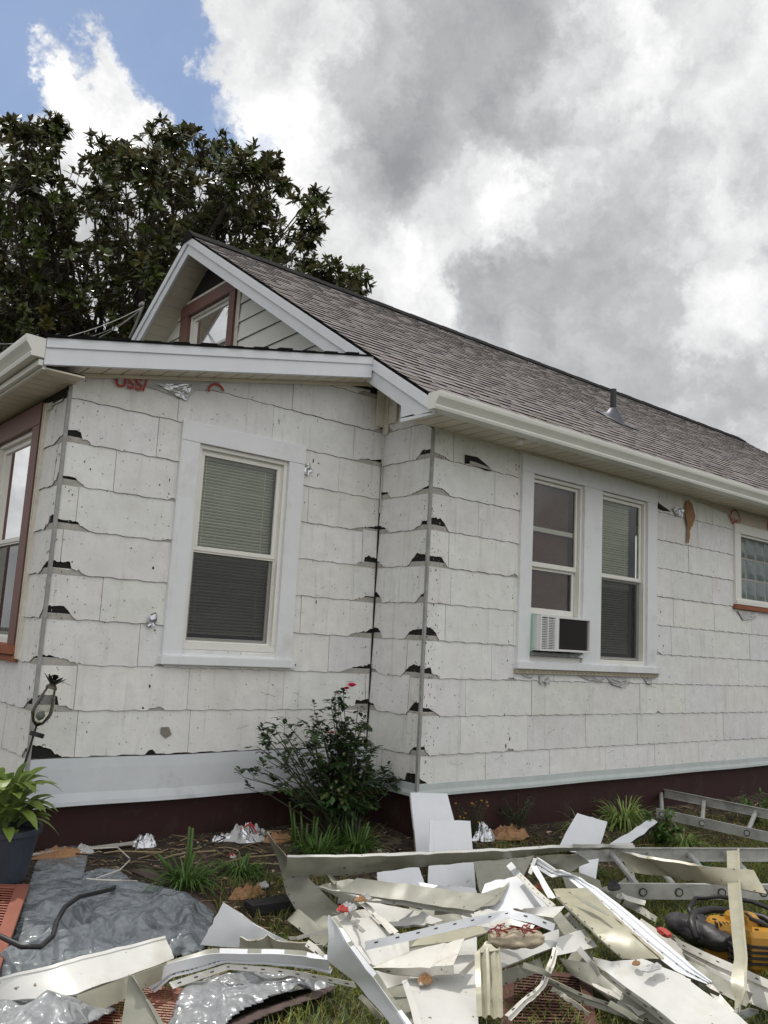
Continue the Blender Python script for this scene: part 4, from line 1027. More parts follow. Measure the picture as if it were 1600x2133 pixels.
# --- shutters -------------------------------------------------------
def shutter(label, c00, c10, c11, c01, matn='terracotta', nl=26, th=.028, splits=(.0, .5, 1.0), sw=.13, group='louvred shutters lying in the rubble'):
    """corners: top-left, top-right, bottom-right, bottom-left as seen; long side c00->c01"""
    a, b, c, d = P3(c00), P3(c10), P3(c11), P3(c01)
    n = (b-a).cross(d-a).normalized()
    if n.z < 0: n = -n
    root = empty('shutter', (a+b+c+d)/4 - n*th, label=label, cat='shutter', group=group)
    Q = lambda u, v, w_: (a.lerp(b, u)).lerp(d.lerp(c, u), v) + n*w_
    def bx(mb, u0, u1, v0, v1, w0, w1):
        mb.hexa([Q(u0, v0, w0), Q(u1, v0, w0), Q(u1, v1, w0), Q(u0, v1, w0)], [Q(u0, v0, w1), Q(u1, v0, w1), Q(u1, v1, w1), Q(u0, v1, w1)])
    for u0, u1 in ((0, sw), (1-sw, 1)):
        mb = MB(); bx(mb, u0, u1, 0, 1, -th, 0); mb.build('stile', matn, root, bevel=.003)
    rw = .05
    for v in splits:
        v0 = min(max(v-rw/2, 0), 1-rw); mb = MB(); bx(mb, sw, 1-sw, v0, v0+rw, -th, -.003); mb.build('rail', matn, root, bevel=.003)
    mb = MB()
    for s0, s1 in zip(splits[:-1], splits[1:]):
        m_ = max(2, int(nl*(s1-s0)))
        for i in range(m_):
            v0 = s0+rw*.6+(s1-s0-rw*1.2)*i/m_; dv = (s1-s0-rw*1.2)/m_
            mb.hexa([Q(sw, v0, -.020), Q(1-sw, v0, -.020), Q(1-sw, v0+dv*.3, -.022), Q(sw, v0+dv*.3, -.022)], [Q(sw, v0+dv*.5, -.004), Q(1-sw, v0+dv*.5, -.004), Q(1-sw, v0+dv*.8, -.006), Q(sw, v0+dv*.8, -.006)])
    mb.build('louvres', matn, root)
    mb = MB(); bx(mb, sw, 1-sw, 0.01, .99, -th+.001, -th+.003); mb.build('back', 'darkred', root)
    return root
shutter('terracotta louvred shutter lying at the left edge beside the grey tarp', (-160, 1832, .18), (62, 1842, .15), (-6, 2035, .12), (-250, 2010, .15), nl=30, splits=(0, 1.0))
shutter('terracotta louvred shutter half buried under white trim at the bottom', (200, 2035, .05), (382, 2058, .06), (440, 2180, .03), (160, 2170, .03), nl=22, splits=(0, .28, 1.0), sw=.15)
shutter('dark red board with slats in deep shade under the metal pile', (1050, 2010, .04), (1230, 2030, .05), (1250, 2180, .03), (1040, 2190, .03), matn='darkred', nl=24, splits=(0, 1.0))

# --- metal trim pieces ---------------------------------------------
T = sheet
T('torn_fascia', 'very long olive backed fascia strip lying across the top of the heap', [(599, 1785, .36), (800, 1782, .36), (1100, 1770, .37), (1320, 1762, .38)], [(592, 1829, .24), (725, 1822, .25), (837, 1807, .27), (1017, 1792, .30), (1190, 1773, .345), (1322, 1766, .36)], ('tan', 'white'), lipped(.015, .012), slots=(.93, .09))
T('torn_flashing', 'wide curled olive flashing at the left end of the long fascia strip', [(556, 1733, .33), (575, 1778, .24), (590, 1830, .15), (596, 1860, .12), (614, 1890, .09), (645, 1930, .07), (686, 1978, .05)], [(598, 1783, .36), (618, 1800, .30), (640, 1826, .20), (664, 1850, .16), (700, 1885, .13), (722, 1912, .11), (742, 1945, .10)], ('tan', 'white'), lipped(.012, 0), slots=(.05, .08))
T('metal_trim', 'tall white panel leaning on the outer house corner', [('y', 855, 1651, -.10), ('y', 862, 1720, -.22), ('y', 868, 1785, -.36)], [('y', 931, 1654, -.12), ('y', 945, 1709, -.24), ('y', 958, 1780, -.38)], ('alu', 'tan'), [(0, -.014), (0, 0), (.3, 0), (.6, 0), (.84, 0), (.86, .004), (1, .004)], dent=.002, slots=(.93, .05))
T('metal_trim', 'shorter white panel standing in front of the tall leaning one', [('y', 894, 1710, -.52), ('y', 893, 1780, -.64), ('y', 890, 1850, -.76)], [('y', 980, 1710, -.56), ('y', 985, 1780, -.68), ('y', 992, 1862, -.80)], ('alu', 'tan'), [(0, .003), (.09, .003), (.10, 0), (.4, 0), (.7, 0), (1, 0), (1, -.014)], dent=.002, slots=(.05, .05))
T('metal_trim', 'blue white panel seen below the long strip left of the standing panel', [(785, 1818, .14), (872, 1806, .16)], [(788, 1850, .07), (892, 1862, .08)], ('alu', 'tan'))
T('torn_flashing', 'olive sheet leaning behind the standing panel on its right', [(985, 1790, .20), (1040, 1786, .22), (1112, 1782, .24)], [(1000, 1862, .06), (1030, 1862, .07), (1075, 1858, .08)], ('tan', 'white'), slots=(.9, .1))
T('metal_trim', 'olive backed long plank shaped piece on top of the heap centre', [(744, 1829, .34), (850, 1842, .33), (950, 1857, .32), (1036, 1870, .31)], [(706, 1857, .28), (800, 1870, .28), (900, 1886, .27), (988, 1900, .27)], ('tan', 'white'), lipped(.0, .014))
T('metal_trim', 'thin white edged strip under the olive plank piece', [(661, 1846, .22), (706, 1856, .26), (800, 1874, .255), (900, 1888, .25), (980, 1902, .24)], [(700, 1868, .19), (760, 1880, .24), (850, 1888, .24), (930, 1900, .235), (984, 1911, .23)], ('white', 'tan'), lipped(.008, 0))
T('torn_flashing', 'small olive corner poking out left of the plank shaped piece', [(661, 1846, .22), (720, 1833, .26), (745, 1832, .28)], [(700, 1862, .20), (712, 1858, .22), (730, 1858, .24)], ('tan', 'white'))
T('metal_trim', 'bowed white sheet with a curled right end below the plank piece', [(735, 1872, .19), (830, 1890, .20), (880, 1899, .22), (925, 1920, .25)], [(806, 1932, .15), (840, 1930, .16), (880, 1926, .19), (906, 1926, .23)], ('white', 'tan'), lipped(.006, .01), dent=.006)
T('metal_trim', 'narrow tan strip slanting down across the white sheets', [(748, 1880, .235), (785, 1915, .22), (812, 1944, .21)], [(760, 1878, .23), (798, 1912, .215), (830, 1940, .205)], ('offwhite', 'tan'), [(0, 0), (.45, 0), (.5, -.01), (1, 0)])
T('metal_trim', 'broad white sheet with a torn right corner left of the big panel', [(700, 1919, .20), (735, 1913, .20), (771, 1911, .20), (812, 1945, .19), (850, 1952, .19)], [(760, 2012, .13), (780, 2013, .13), (800, 2012, .14), (825, 2008, .14), (854, 2004, .15)], ('white', 'tan'), lipped(0, .012), dent=.006)
T('nail_flange', 'long thin punched strip bent at its right end, topmost on the heap', [(761, 1961, .33), (850, 1941, .35), (960, 1915, .37), (1062, 1895, .38), (1110, 1905, .38), (1156, 1924, .37)], [(761, 1979, .30), (850, 1960, .32), (960, 1934, .34), (1060, 1914, .35), (1108, 1923, .35), (1154, 1941, .34)], ('alu', 'tan'), dent=.003, slots=(.35, .085))
T('torn_flashing', 'gold olive sheet peeking out under the punched strip', [(884, 1945, .25), (950, 1936, .26), (1002, 1928, .27)], [(854, 1973, .22), (940, 1962, .24), (1016, 1942, .26)], ('gold', 'white'), lipped(0, .006))
T('trim_box', 'cream box shaped trim piece lying on the big white panel', [(852, 1982, .25), (910, 1968, .26), (968, 1955, .28)], [(775, 2016, .21), (860, 2016, .22), (945, 2012, .24)], ('offwhite', 'tan'), [(0, 0), (.2, 0), (.4, 0), (.6, 0), (.8, 0), (1, 0), (1, -.035)], dent=.003)
T('metal_trim', 'cream sheet corner under the box shaped piece', [(770, 2022, .14), (820, 2024, .15), (880, 2020, .16)], [(806, 2060, .10), (830, 2052, .11), (852, 2046, .12)], ('offwhite', 'tan'))
T('metal_trim', 'big upright white panel running out of the bottom edge', [(905, 1962, .17), (870, 2010, .165), (845, 2050, .16), (862, 2110, .15), (880, 2185, .14)], [(993, 1948, .17), (994, 2000, .16), (995, 2060, .15), (996, 2120, .14), (998, 2190, .13)], ('white', 'tan'), lipped(.01, .012), dent=.004)
T('metal_trim', 'thin white strip standing beside the big white panel, left edge', [(838, 2046, .18), (855, 2100, .17), (868, 2160, .16)], [(850, 2044, .19), (870, 2098, .18), (888, 2160, .17)], ('white', 'tan'), lipped(.012, 0))
T('corner_post', 'tapering grey white post trim pointing up left of the heap centre', [(684, 1906, .42), (686, 1950, .36), (684, 2000, .27), (740, 2046, .22), (780, 2092, .18), (836, 2160, .12)], [(697, 1912, .43), (730, 1962, .38), (768, 2016, .31), (800, 2060, .25), (835, 2106, .20), (882, 2170, .15)], ('alu', 'tan'), [(0, 0), (.3, 0), (.6, 0), (.86, 0), (.88, .010), (1, .010), (1, -.01)], dent=.003)
T('gutter_trim', 'long channel trim with two bends lying over the silver tarp', [(300, 2046, .10), (349, 2007, .17), (430, 1986, .20), (520, 1985, .20), (600, 1988, .20), (684, 1999, .20)], [(322, 2068, .06), (358, 2036, .12), (470, 2004, .145), (560, 2009, .14), (650, 2019, .13), (690, 2030, .13)], ('alu', 'tan'), [(0, -.02), (0, 0), (.35, 0), (.7, 0), (.74, -.016), (.84, -.016), (.88, 0), (1, 0)], dent=.003)
T('nail_flange', 'punched flange strip just below the bent channel trim', [(352, 2046, .11), (472, 2008, .13), (560, 2014, .12), (640, 2026, .11), (738, 2046, .11)], [(360, 2060, .09), (476, 2020, .11), (560, 2026, .10), (640, 2036, .09), (742, 2058, .09)], ('offwhite', 'tan'), dent=.002, slots=(.5, .07))
T('torn_flashing', 'crumpled pale yellow sheet behind the bent channel trim', [(500, 1951, .20), (525, 1957, .21), (600, 1963, .19), (672, 1969, .17)], [(500, 1986, .13), (540, 1986, .13), (600, 1988, .12), (680, 1996, .11)], ('gold', 'white'), lipped(.004, 0), dent=.012)
T('metal_trim', 'blue white triangular sheet standing right of the grey tarp', [(465, 1880, .30), (500, 1902, .26), (535, 1928, .20), (575, 1948, .14), (604, 1962, .10)], [(417, 1968, .13), (460, 1972, .12), (500, 1973, .11), (550, 1972, .10), (600, 1970, .09)], ('alu', 'tan'), lipped(.012, 0))
T('metal_trim', 'short tan sliver between the triangular sheet and the post trim', [(600, 1951, .14), (684, 1936, .15)], [(604, 1957, .125), (686, 1944, .135)], ('offwhite', 'tan'))
T('torn_fascia', 'long white fascia strip with nail holes reaching the left edge', [(-60, 2052, .18), (0, 2036, .19), (120, 2008, .20), (240, 1978, .21), (343, 1952, .22)], [(-60, 2090, .12), (0, 2086, .12), (160, 2072, .14), (260, 2036, .15), (362, 1998, .16)], ('white', 'tan'), [(0, .004), (.10, .004), (.12, 0), (.35, 0), (.6, 0), (.8, 0), (1, 0), (1, -.012)], dent=.004, slots=(.05, .08))
T('torn_flashing', 'olive underside flap hanging below the long white fascia strip', [(158, 2074, .155), (250, 2040, .165), (366, 1999, .17)], [(172, 2120, .09), (260, 2082, .10), (352, 2032, .11)], ('gold', 'white'), dent=.005)
T('metal_trim', 'grey triangular trim standing on edge at the bottom, white lip', [(268, 2030, .27), (262, 2080, .20), (250, 2150, .12)], [(279, 2032, .27), (312, 2084, .20), (356, 2155, .13)], ('tan', 'white'), [(0, 0), (.3, 0), (.6, 0), (.86, 0), (.87, .012), (1, .014)], dent=.003)
# right half
T('metal_trim', 'grey white panel standing on end left of the striped grass', [('y', 1202, 1694, -.42), ('y', 1180, 1732, -.50), ('y', 1160, 1772, -.58)], [('y', 1265, 1712, -.46), ('y', 1255, 1745, -.54), ('y', 1245, 1780, -.62)], ('alu', 'tan'), lipped(0, .014), dent=.004)
T('metal_trim', 'slanting white piece resting over a dark gap by the leafy weeds', [('y', 1356, 1705, -.62), ('y', 1310, 1733, -.66), ('y', 1262, 1764, -.70)], [('y', 1370, 1712, -.70), ('y', 1335, 1740, -.74), ('y', 1300, 1766, -.78)], ('alu', 'rubber'), lipped(0, .02))
T('metal_trim', 'thin white rail lying on top of the far ladder edge', [(1193, 1758, .40), (1322, 1761, .40)], [(1193, 1765, .38), (1322, 1767, .385)], ('white', 'tan'))
T('metal_trim', 'small white panel end under the thin white rail', [(1206, 1796, .22), (1247, 1789, .23)], [(1206, 1830, .14), (1240, 1842, .14)], ('alu', 'tan'), lipped(0, .01), slots=(.9, .05))
T('torn_flashing', 'torn olive sheet with ragged edge under the long strip, right part', [(1115, 1783, .30), (1160, 1780, .31), (1204, 1778, .31)], [(1160, 1820, .20), (1185, 1817, .21), (1228, 1796, .24)], ('tan', 'white'), dent=.01)
T('torn_flashing', 'dark olive sheet between the ribbed strip and the ladder rungs', [(1168, 1818, .21), (1206, 1818, .21), (1250, 1834, .20)], [(1180, 1850, .15), (1225, 1870, .13), (1258, 1868, .13)], ('tan', 'white'), dent=.006)
T('ribbed_trim', 'long ribbed blue grey channel running down to the right, beside the gold sheet', [(1118, 1786, .33), (1160, 1812, .33), (1184, 1817, .33), (1245, 1850, .30), (1310, 1900, .27), (1380, 1958, .23), (1445, 2015, .20), (1484, 2045, .17)], [(1104, 1800, .27), (1150, 1828, .29), (1180, 1826, .30), (1225, 1868, .28), (1285, 1925, .25), (1345, 1975, .21), (1410, 2025, .18), (1472, 2050, .16)], ('alu', 'tan'), [(0, -.01), (0, 0), (.18, 0), (.2, -.008), (.34, -.008), (.36, 0), (.52, 0), (.54, -.010), (.70, -.010), (.72, 0), (.88, 0), (1, 0), (1, -.01)], dent=.002, slots=(.62, .10))
T('metal_trim', 'wide pale channel panel ending in a point at lower right', [(1345, 1972, .195), (1400, 2016, .17), (1468, 2042, .15)], [(1350, 2000, .14), (1400, 2026, .13), (1460, 2046, .13)], ('offwhite', 'tan'))
T('metal_trim', 'broad gold toned sheet sloping down the right of the heap', [(1152, 1852, .34), (1190, 1850, .34), (1222, 1848, .34), (1270, 1898, .31), (1330, 1950, .28), (1384, 1998, .25)], [(1158, 1866, .32), (1180, 1888, .30), (1210, 1916, .28), (1245, 1950, .25), (1275, 1978, .22), (1297, 1997, .20)], ('gold', 'white'), lipped(.004, .010), dent=.004, slots=(.96, .09))
T('metal_trim', 'thin folded strip lying on the gold toned sheet', [(1182, 1856, .36), (1230, 1880, .34), (1270, 1906, .33)], [(1188, 1860, .355), (1226, 1886, .335), (1266, 1908, .325)], ('tan', 'white'))
T('metal_trim', 'dark edged strip along the right border of the gold sheet', [(1272, 1898, .315), (1330, 1948, .285), (1384, 1996, .255)], [(1268, 1901, .31), (1326, 1952, .28), (1379, 1999, .25)], ('hem', 'tan'))
T('metal_trim', 'large white panel in the bottom right foreground with dirt specks', [(1236, 1994, .25), (1272, 2003, .25), (1338, 1998, .24), (1424, 2031, .21), (1500, 2090, .17), (1600, 2165, .12)], [(1240, 2006, .23), (1285, 2044, .20), (1322, 2072, .18), (1370, 2106, .16), (1420, 2140, .14), (1500, 2200, .11)], ('white', 'tan'), lipped(.004, .014), dent=.005)
T('nail_flange', 'punched edge strip under the large foreground panel', [(1234, 2002, .20), (1300, 2056, .17), (1360, 2100, .14), (1440, 2160, .11)], [(1246, 2024, .17), (1300, 2068, .145), (1350, 2106, .12), (1420, 2160, .095)], ('offwhite', 'tan'), dent=.003, slots=(.5, .08))
T('metal_trim', 'olive channel under the heap just above the bottom edge, right of centre', [(1139, 2036, .10), (1210, 2068, .09), (1300, 2098, .08), (1420, 2135, .07)], [(1139, 2052, .07), (1205, 2086, .06), (1290, 2116, .05), (1390, 2150, .04)], ('tan', 'white'), [(0, -.01), (0, 0), (.4, 0), (.45, -.012), (1, -.012)], slots=(.2, .1))
T('metal_trim', 'shadowed olive panel sloping beneath the large foreground panel', [(1165, 1995, .16), (1240, 2010, .17), (1300, 2056, .13), (1360, 2110, .10)], [(1190, 2030, .11), (1240, 2058, .10), (1290, 2090, .09), (1350, 2128, .07)], ('tan', 'white'), dent=.006)
T('metal_trim', 'pale curved strip tucked below the foreground panel', [(1232, 2049, .13), (1290, 2068, .125), (1345, 2110, .11)], [(1236, 2056, .125), (1286, 2080, .12), (1330, 2116, .10)], ('offwhite', 'tan'))
T('metal_trim', 'white flat panel corner right of the netting bundle', [(1165, 1952, .22), (1217, 1935, .23)], [(1150, 1993, .17), (1245, 1972, .19)], ('white', 'tan'), dent=.002)
T('metal_trim', 'white shelf like panel carrying the netting bundle', [(1000, 1990, .20), (1075, 1965, .21), (1164, 1936, .23)], [(1040, 2018, .155), (1100, 1994, .17), (1164, 1970, .185)], ('white', 'tan'), lipped(0, .012), dent=.003)
T('metal_trim', 'blue white panel below the ribbed channel start', [(1010, 1842, .25), (1045, 1832, .26), (1080, 1824, .27)], [(990, 1896, .20), (1060, 1900, .20), (1142, 1889, .21)], ('alu', 'tan'), lipped(0, 0), dent=.005)
T('nail_flange', 'punched cream strip slanting beside the blue white panel', [(1076, 1823, .30), (1110, 1860, .285), (1146, 1890, .27)], [(1086, 1820, .30), (1122, 1856, .285), (1158, 1886, .27)], ('offwhite', 'tan'), slots=(.5, .06), dent=.002)
T('metal_trim', 'narrow white strip standing between the olive sheet and the channel', [(1112, 1786, .36), (1100, 1818, .30)], [(1119, 1788, .355), (1107, 1822, .295)], ('white', 'tan'))
T('metal_trim', 'short blue grey bent strip leaning left of the ribbed channel', [(1104, 1806, .34), (1120, 1830, .31), (1142, 1872, .27)], [(1116, 1806, .335), (1134, 1832, .305), (1158, 1870, .265)], ('alu', 'tan'), [(0, 0), (.45, 0), (.5, -.008), (1, 0)])
T('metal_trim', 'white wedge shaped offcut above the netting bundle', [(1068, 1892, .33), (1120, 1890, .33), (1177, 1888, .33)], [(1078, 1902, .30), (1120, 1908, .30), (1152, 1914, .30)], ('white', 'tan'))
T('metal_trim', 'small cream folded strip tip under the wedge offcut', [(1020, 1922, .30), (1060, 1914, .31), (1114, 1928, .31)], [(1022, 1930, .29), (1060, 1928, .29), (1110, 1935, .30)], ('offwhite', 'tan'), dent=.005)
T('torn_flashing', 'crumpled vertical gold flashing beside the big white panel', [(988, 1986, .30), (990, 2040, .24), (994, 2120, .16)], [(1040, 1978, .31), (1044, 2040, .24), (1050, 2124, .17)], ('gold', 'white'), [(0, 0), (.2, .006), (.3, -.012), (.42, .014), (.52, .02), (.62, -.006), (.8, .010), (.9, .004), (1, .018)], dent=.007)
T('torn_flashing', 'pointed top flap of the crumpled gold flashing', [(988, 1986, .302), (1002, 1974, .315), (1014, 1960, .33)], [(1040, 1980, .312), (1030, 1974, .318), (1018, 1962, .331)], ('gold', 'white'), dent=.006)
T('metal_trim', 'thin bent angle strip dangling from the shelf like panel', [(1152, 1974, .24), (1140, 2010, .20), (1126, 2048, .14), (1090, 2080, .10), (1050, 2116, .07)], [(1164, 1976, .24), (1152, 2014, .20), (1136, 2056, .13), (1098, 2090, .09), (1066, 2124, .06)], ('offwhite', 'tan'), [(0, 0), (.5, 0), (.52, -.01), (1, -.008)], slots=(.2, .09))
T('metal_trim', 'upright tan strip with a kink standing over the yellow tool', [(1514, 1774, .31), (1516, 1850, .30), (1524, 1940, .27), (1530, 1998, .24), (1521, 2050, .18), (1533, 2085, .13), (1529, 2112, .10)], [(1541, 1774, .32), (1544, 1850, .31), (1553, 1940, .28), (1559, 2010, .24), (1556, 2060, .18), (1551, 2088, .14), (1540, 2110, .10)], ('gold', 'white'), [(0, 0), (.3, 0), (.6, 0), (.82, 0), (.84, .012), (1, .010)], dent=.004)
T('torn_fascia', 'bowed gold backed strip lying across both ladder rails', [(1288, 1772, .34), (1350, 1789, .37), (1450, 1803, .38), (1570, 1812, .37)], [(1311, 1816, .26), (1390, 1826, .28), (1480, 1840, .29), (1597, 1862, .28)], ('gold', 'white'), lipped(.016, .006), dent=.004, slots=(.95, .12))
T('gutter_trim', 'wide punched channel lying below the black bag at lower right', [(1405, 1953, .17), (1480, 1988, .16), (1560, 2022, .15), (1640, 2060, .14)], [(1440, 2022, .06), (1500, 2062, .055), (1590, 2102, .05), (1640, 2122, .05)], ('offwhite', 'tan'), [(0, 0), (.28, 0), (.32, -.014), (.42, -.014), (.46, -.004), (.75, -.006), (1, -.006), (1, -.02)], dent=.004, slots=(.14, .09))
T('metal_trim', 'crushed white strip between the wide channel and foreground panel', [(1372, 2000, .13), (1440, 2030, .12), (1490, 2060, .11), (1530, 2105, .08)], [(1376, 2012, .11), (1430, 2042, .10), (1480, 2074, .09), (1520, 2110, .07)], ('offwhite', 'tan'), dent=.012)
T('metal_trim', 'small blue white offcut in the grass at the bottom right corner', [(1512, 2112, .08), (1560, 2098, .09), (1579, 2104, .08)], [(1520, 2128, .03), (1552, 2122, .03), (1580, 2110, .04)], ('alu', 'tan'), dent=.003)
T('torn_flashing', 'grey olive sheet lying below the ladder rungs at the right', [(1250, 1850, .10), (1290, 1838, .12), (1320, 1816, .14)], [(1262, 1872, .06), (1300, 1868, .06), (1330, 1850, .08)], ('tan', 'white'))
T('metal_trim', 'white panel glimpsed behind the netting bundle left side', [(960, 1908, .20), (1010, 1896, .21), (1070, 1900, .21)], [(985, 1950, .17), (1020, 1940, .18), (1060, 1935, .19)], ('white', 'tan'))
T('metal_trim', 'olive sheet filling the dark hollow between panels at the bottom centre', [(800, 2060, .06), (850, 2050, .07)], [(830, 2150, .04), (870, 2150, .05)], ('tan', 'white'))
T('torn_flashing', 'mixed olive offcut wedged behind the white wedge, upper right of centre', [(985, 1868, .24), (1040, 1850, .25), (1062, 1838, .26)], [(1000, 1893, .22), (1030, 1886, .23), (1045, 1870, .24)], ('tan', 'white'), dent=.006, slots=(.5, .05))
T('metal_trim', 'blue grey panel piece under the olive plank near the standing panel', [(870, 1838, .18), (930, 1848, .18), (990, 1850, .18)], [(890, 1870, .13), (940, 1880, .13), (1000, 1880, .13)], ('alu', 'tan'))

OFF = [((905, 1902), (960, 1896), 'tan', 'between the plank piece and the punched strip'), ((1050, 1868), (1085, 1884), 'tan', 'above the punched strip right of the plank piece'), ((720, 1900), (760, 1940), 'offwhite', 'crossing the broad white sheet'),
       ((1180, 1905), (1230, 1960), 'tan', 'under the left border of the gold sheet'), ((1205, 1975), (1250, 2030), 'white', 'just left of the foreground panel head'), ((1090, 2010), (1150, 2030), 'tan', 'in the shade under the shelf like panel'),
       ((1150, 2060), (1230, 2110), 'offwhite', 'on the dark red board'), ((1270, 2090), (1340, 2128), 'tan', 'at the bottom edge right of the dark red board'), ((1440, 2044), (1500, 2070), 'tan', 'beside the crushed white strip'),
       ((1300, 1880), (1370, 1915), 'tan', 'in the grass right of the ribbed channel'), ((640, 1965), (676, 1990), 'offwhite', 'left of the post trim foot'), ((750, 2075), (800, 2120), 'tan', 'in the grass below the post trim'),
       ((560, 2070), (630, 2052), 'offwhite', 'lying on the silver tarp'), ((820, 1875), (880, 1888), 'tan', 'over the bowed white sheet'), ((1060, 1800), (1100, 1846), 'alu', 'left of the narrow standing strip'), ((1285, 1868), (1345, 1880), 'offwhite', 'below the near ladder rail'),
       ((960, 2030), (1000, 1990), 'offwhite', 'on the big upright white panel'), ((1380, 1935), (1420, 1962), 'offwhite', 'by the small red wrapper'), ((700, 1840), (660, 1800), 'tan', 'on the curled olive flashing'), ((1010, 2060), (1040, 2110), 'tan', 'behind the crumpled gold flashing')]
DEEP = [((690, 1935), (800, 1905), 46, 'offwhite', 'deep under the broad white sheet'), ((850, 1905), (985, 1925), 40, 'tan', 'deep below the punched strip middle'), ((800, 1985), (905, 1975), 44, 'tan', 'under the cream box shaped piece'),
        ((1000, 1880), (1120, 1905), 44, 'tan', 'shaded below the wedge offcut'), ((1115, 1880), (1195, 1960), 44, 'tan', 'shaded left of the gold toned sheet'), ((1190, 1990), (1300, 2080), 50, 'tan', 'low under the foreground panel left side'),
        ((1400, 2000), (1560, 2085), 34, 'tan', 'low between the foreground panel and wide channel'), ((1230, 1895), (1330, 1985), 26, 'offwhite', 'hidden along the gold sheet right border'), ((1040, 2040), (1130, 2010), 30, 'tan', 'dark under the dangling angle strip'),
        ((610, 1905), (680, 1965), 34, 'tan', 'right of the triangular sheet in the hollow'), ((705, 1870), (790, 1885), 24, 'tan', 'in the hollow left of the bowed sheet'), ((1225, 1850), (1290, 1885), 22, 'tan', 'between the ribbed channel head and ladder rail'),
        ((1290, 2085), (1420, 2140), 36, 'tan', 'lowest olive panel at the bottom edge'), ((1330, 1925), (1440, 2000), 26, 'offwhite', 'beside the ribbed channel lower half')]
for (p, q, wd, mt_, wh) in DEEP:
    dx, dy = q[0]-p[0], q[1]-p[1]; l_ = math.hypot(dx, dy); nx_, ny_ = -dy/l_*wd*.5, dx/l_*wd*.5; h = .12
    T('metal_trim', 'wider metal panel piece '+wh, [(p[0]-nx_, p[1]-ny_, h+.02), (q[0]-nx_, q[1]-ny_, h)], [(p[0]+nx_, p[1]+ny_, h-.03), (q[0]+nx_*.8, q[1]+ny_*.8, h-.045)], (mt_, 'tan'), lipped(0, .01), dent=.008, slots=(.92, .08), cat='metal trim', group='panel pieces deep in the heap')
ro = random.Random(3)
for (p, q, mt_, wh) in OFF:
    wd = ro.uniform(7, 15); dx, dy = q[0]-p[0], q[1]-p[1]; l_ = math.hypot(dx, dy); nx_, ny_ = -dy/l_*wd*.5, dx/l_*wd*.5; h1, h2 = ro.uniform(.20, .27), ro.uniform(.16, .25)
    if p[1] > 2030 or q[0] > 1340: h1 = h2 = .13
    if 'grass' in wh or 'silver' in wh: h1 = h2 = .09
    T('offcut', 'narrow torn offcut '+wh, [(p[0]-nx_, p[1]-ny_, h1), ((p[0]+q[0])/2-nx_, (p[1]+q[1])/2-ny_, (h1+h2)/2+.01), (q[0]-nx_*.4, q[1]-ny_*.4, h2)], [(p[0]+nx_, p[1]+ny_, h1-.02), ((p[0]+q[0])/2+nx_, (p[1]+q[1])/2+ny_, (h1+h2)/2-.01), (q[0]+nx_*1.2, q[1]+ny_*1.2, h2-.02)], (mt_, 'tan'), dent=.006, slots=(.8, .05) if ro.random() < .5 else None, cat='metal offcut', group='small torn metal offcuts in the rubble')
# --- ladders --------------------------------------------------------
def ladder(label, r1a, r1b, r2a, r2b, rungs, h, thick=.028, group='aluminum ladder sections'):
    """two channel rails (top edge points) and rungs; h rail height"""
    a, b, c, d = P3(r1a), P3(r1b), P3(r2a), P3(r2b)
    root = empty('ladder', (a+b+c+d)/4-Vector((0, 0, h)), label=label, cat='ladder', group=group)
    across = ((c+d)-(a+b)); across.z = 0; across.normalize()
    up = Vector((0, 0, 1))
    for (p, q, s) in ((a, b, 1), (c, d, -1)):
        mb = MB(); n = 16; rows = []
        pr = [(0, 0), (thick, 0), (thick, -.004), (.004, -.006), (.004, -h+.006), (thick, -h+.004), (thick, -h), (0, -h)]
        for i in range(n+1):
            o = p.lerp(q, i/n); rows.append([o+across*s*u_+up*(v_+.0015*noise.noise(o*6)) for u_, v_ in pr])
        mb.grid(rows, close=True); mb.face(rows[0][::-1]); mb.face(rows[-1]); mb.build('rail', 'ladder', root)
    for (t1, t2) in rungs:
        p = a.lerp(b, t1)-up*h*.5; q = c.lerp(d, t2)-up*h*.5; ax = (q-p).normalized()
        mb = MB(); n = 14; e1 = ax.orthogonal().normalized(); e2 = ax.cross(e1)
        ringp = lambda o, r_: [o+(e1*math.cos(2*math.pi*k/n)+e2*math.sin(2*math.pi*k/n))*(r_ if k % 2 else r_*.90) for k in range(n)]
        mb.grid([ringp(p-ax*.012, .018), ringp(q+ax*.012, .018)], close=True); mb.face(ringp(p-ax*.012, .018)[::-1]); mb.face(ringp(q+ax*.012, .018)); mb.build('rung', 'ladder', root)
        mb = MB(); mb.grid([ringp(q+ax*.004, .025), ringp(q+ax*.010, .026)], close=True); mb.face(ringp(q+ax*.010, .026)); mb.build('rung_collar', 'lead', root)
    return root
ladder('far aluminum ladder section in front of the foundation at the right edge', (1349, 1636, .27), (1640, 1694, .27), (1367, 1684, .20), (1640, 1742, .20), [(.11, .05), (.44, .38), (.80, .72)], .075)
ladder('near aluminum ladder section under the gold strip, rungs slanting', (1200, 1764, .22), (1640, 1766, .22), (1270, 1841, .16), (1640, 1843, .16), [(.16, .18), (.33, .38), (.52, .62), (.72, .86)], .085)

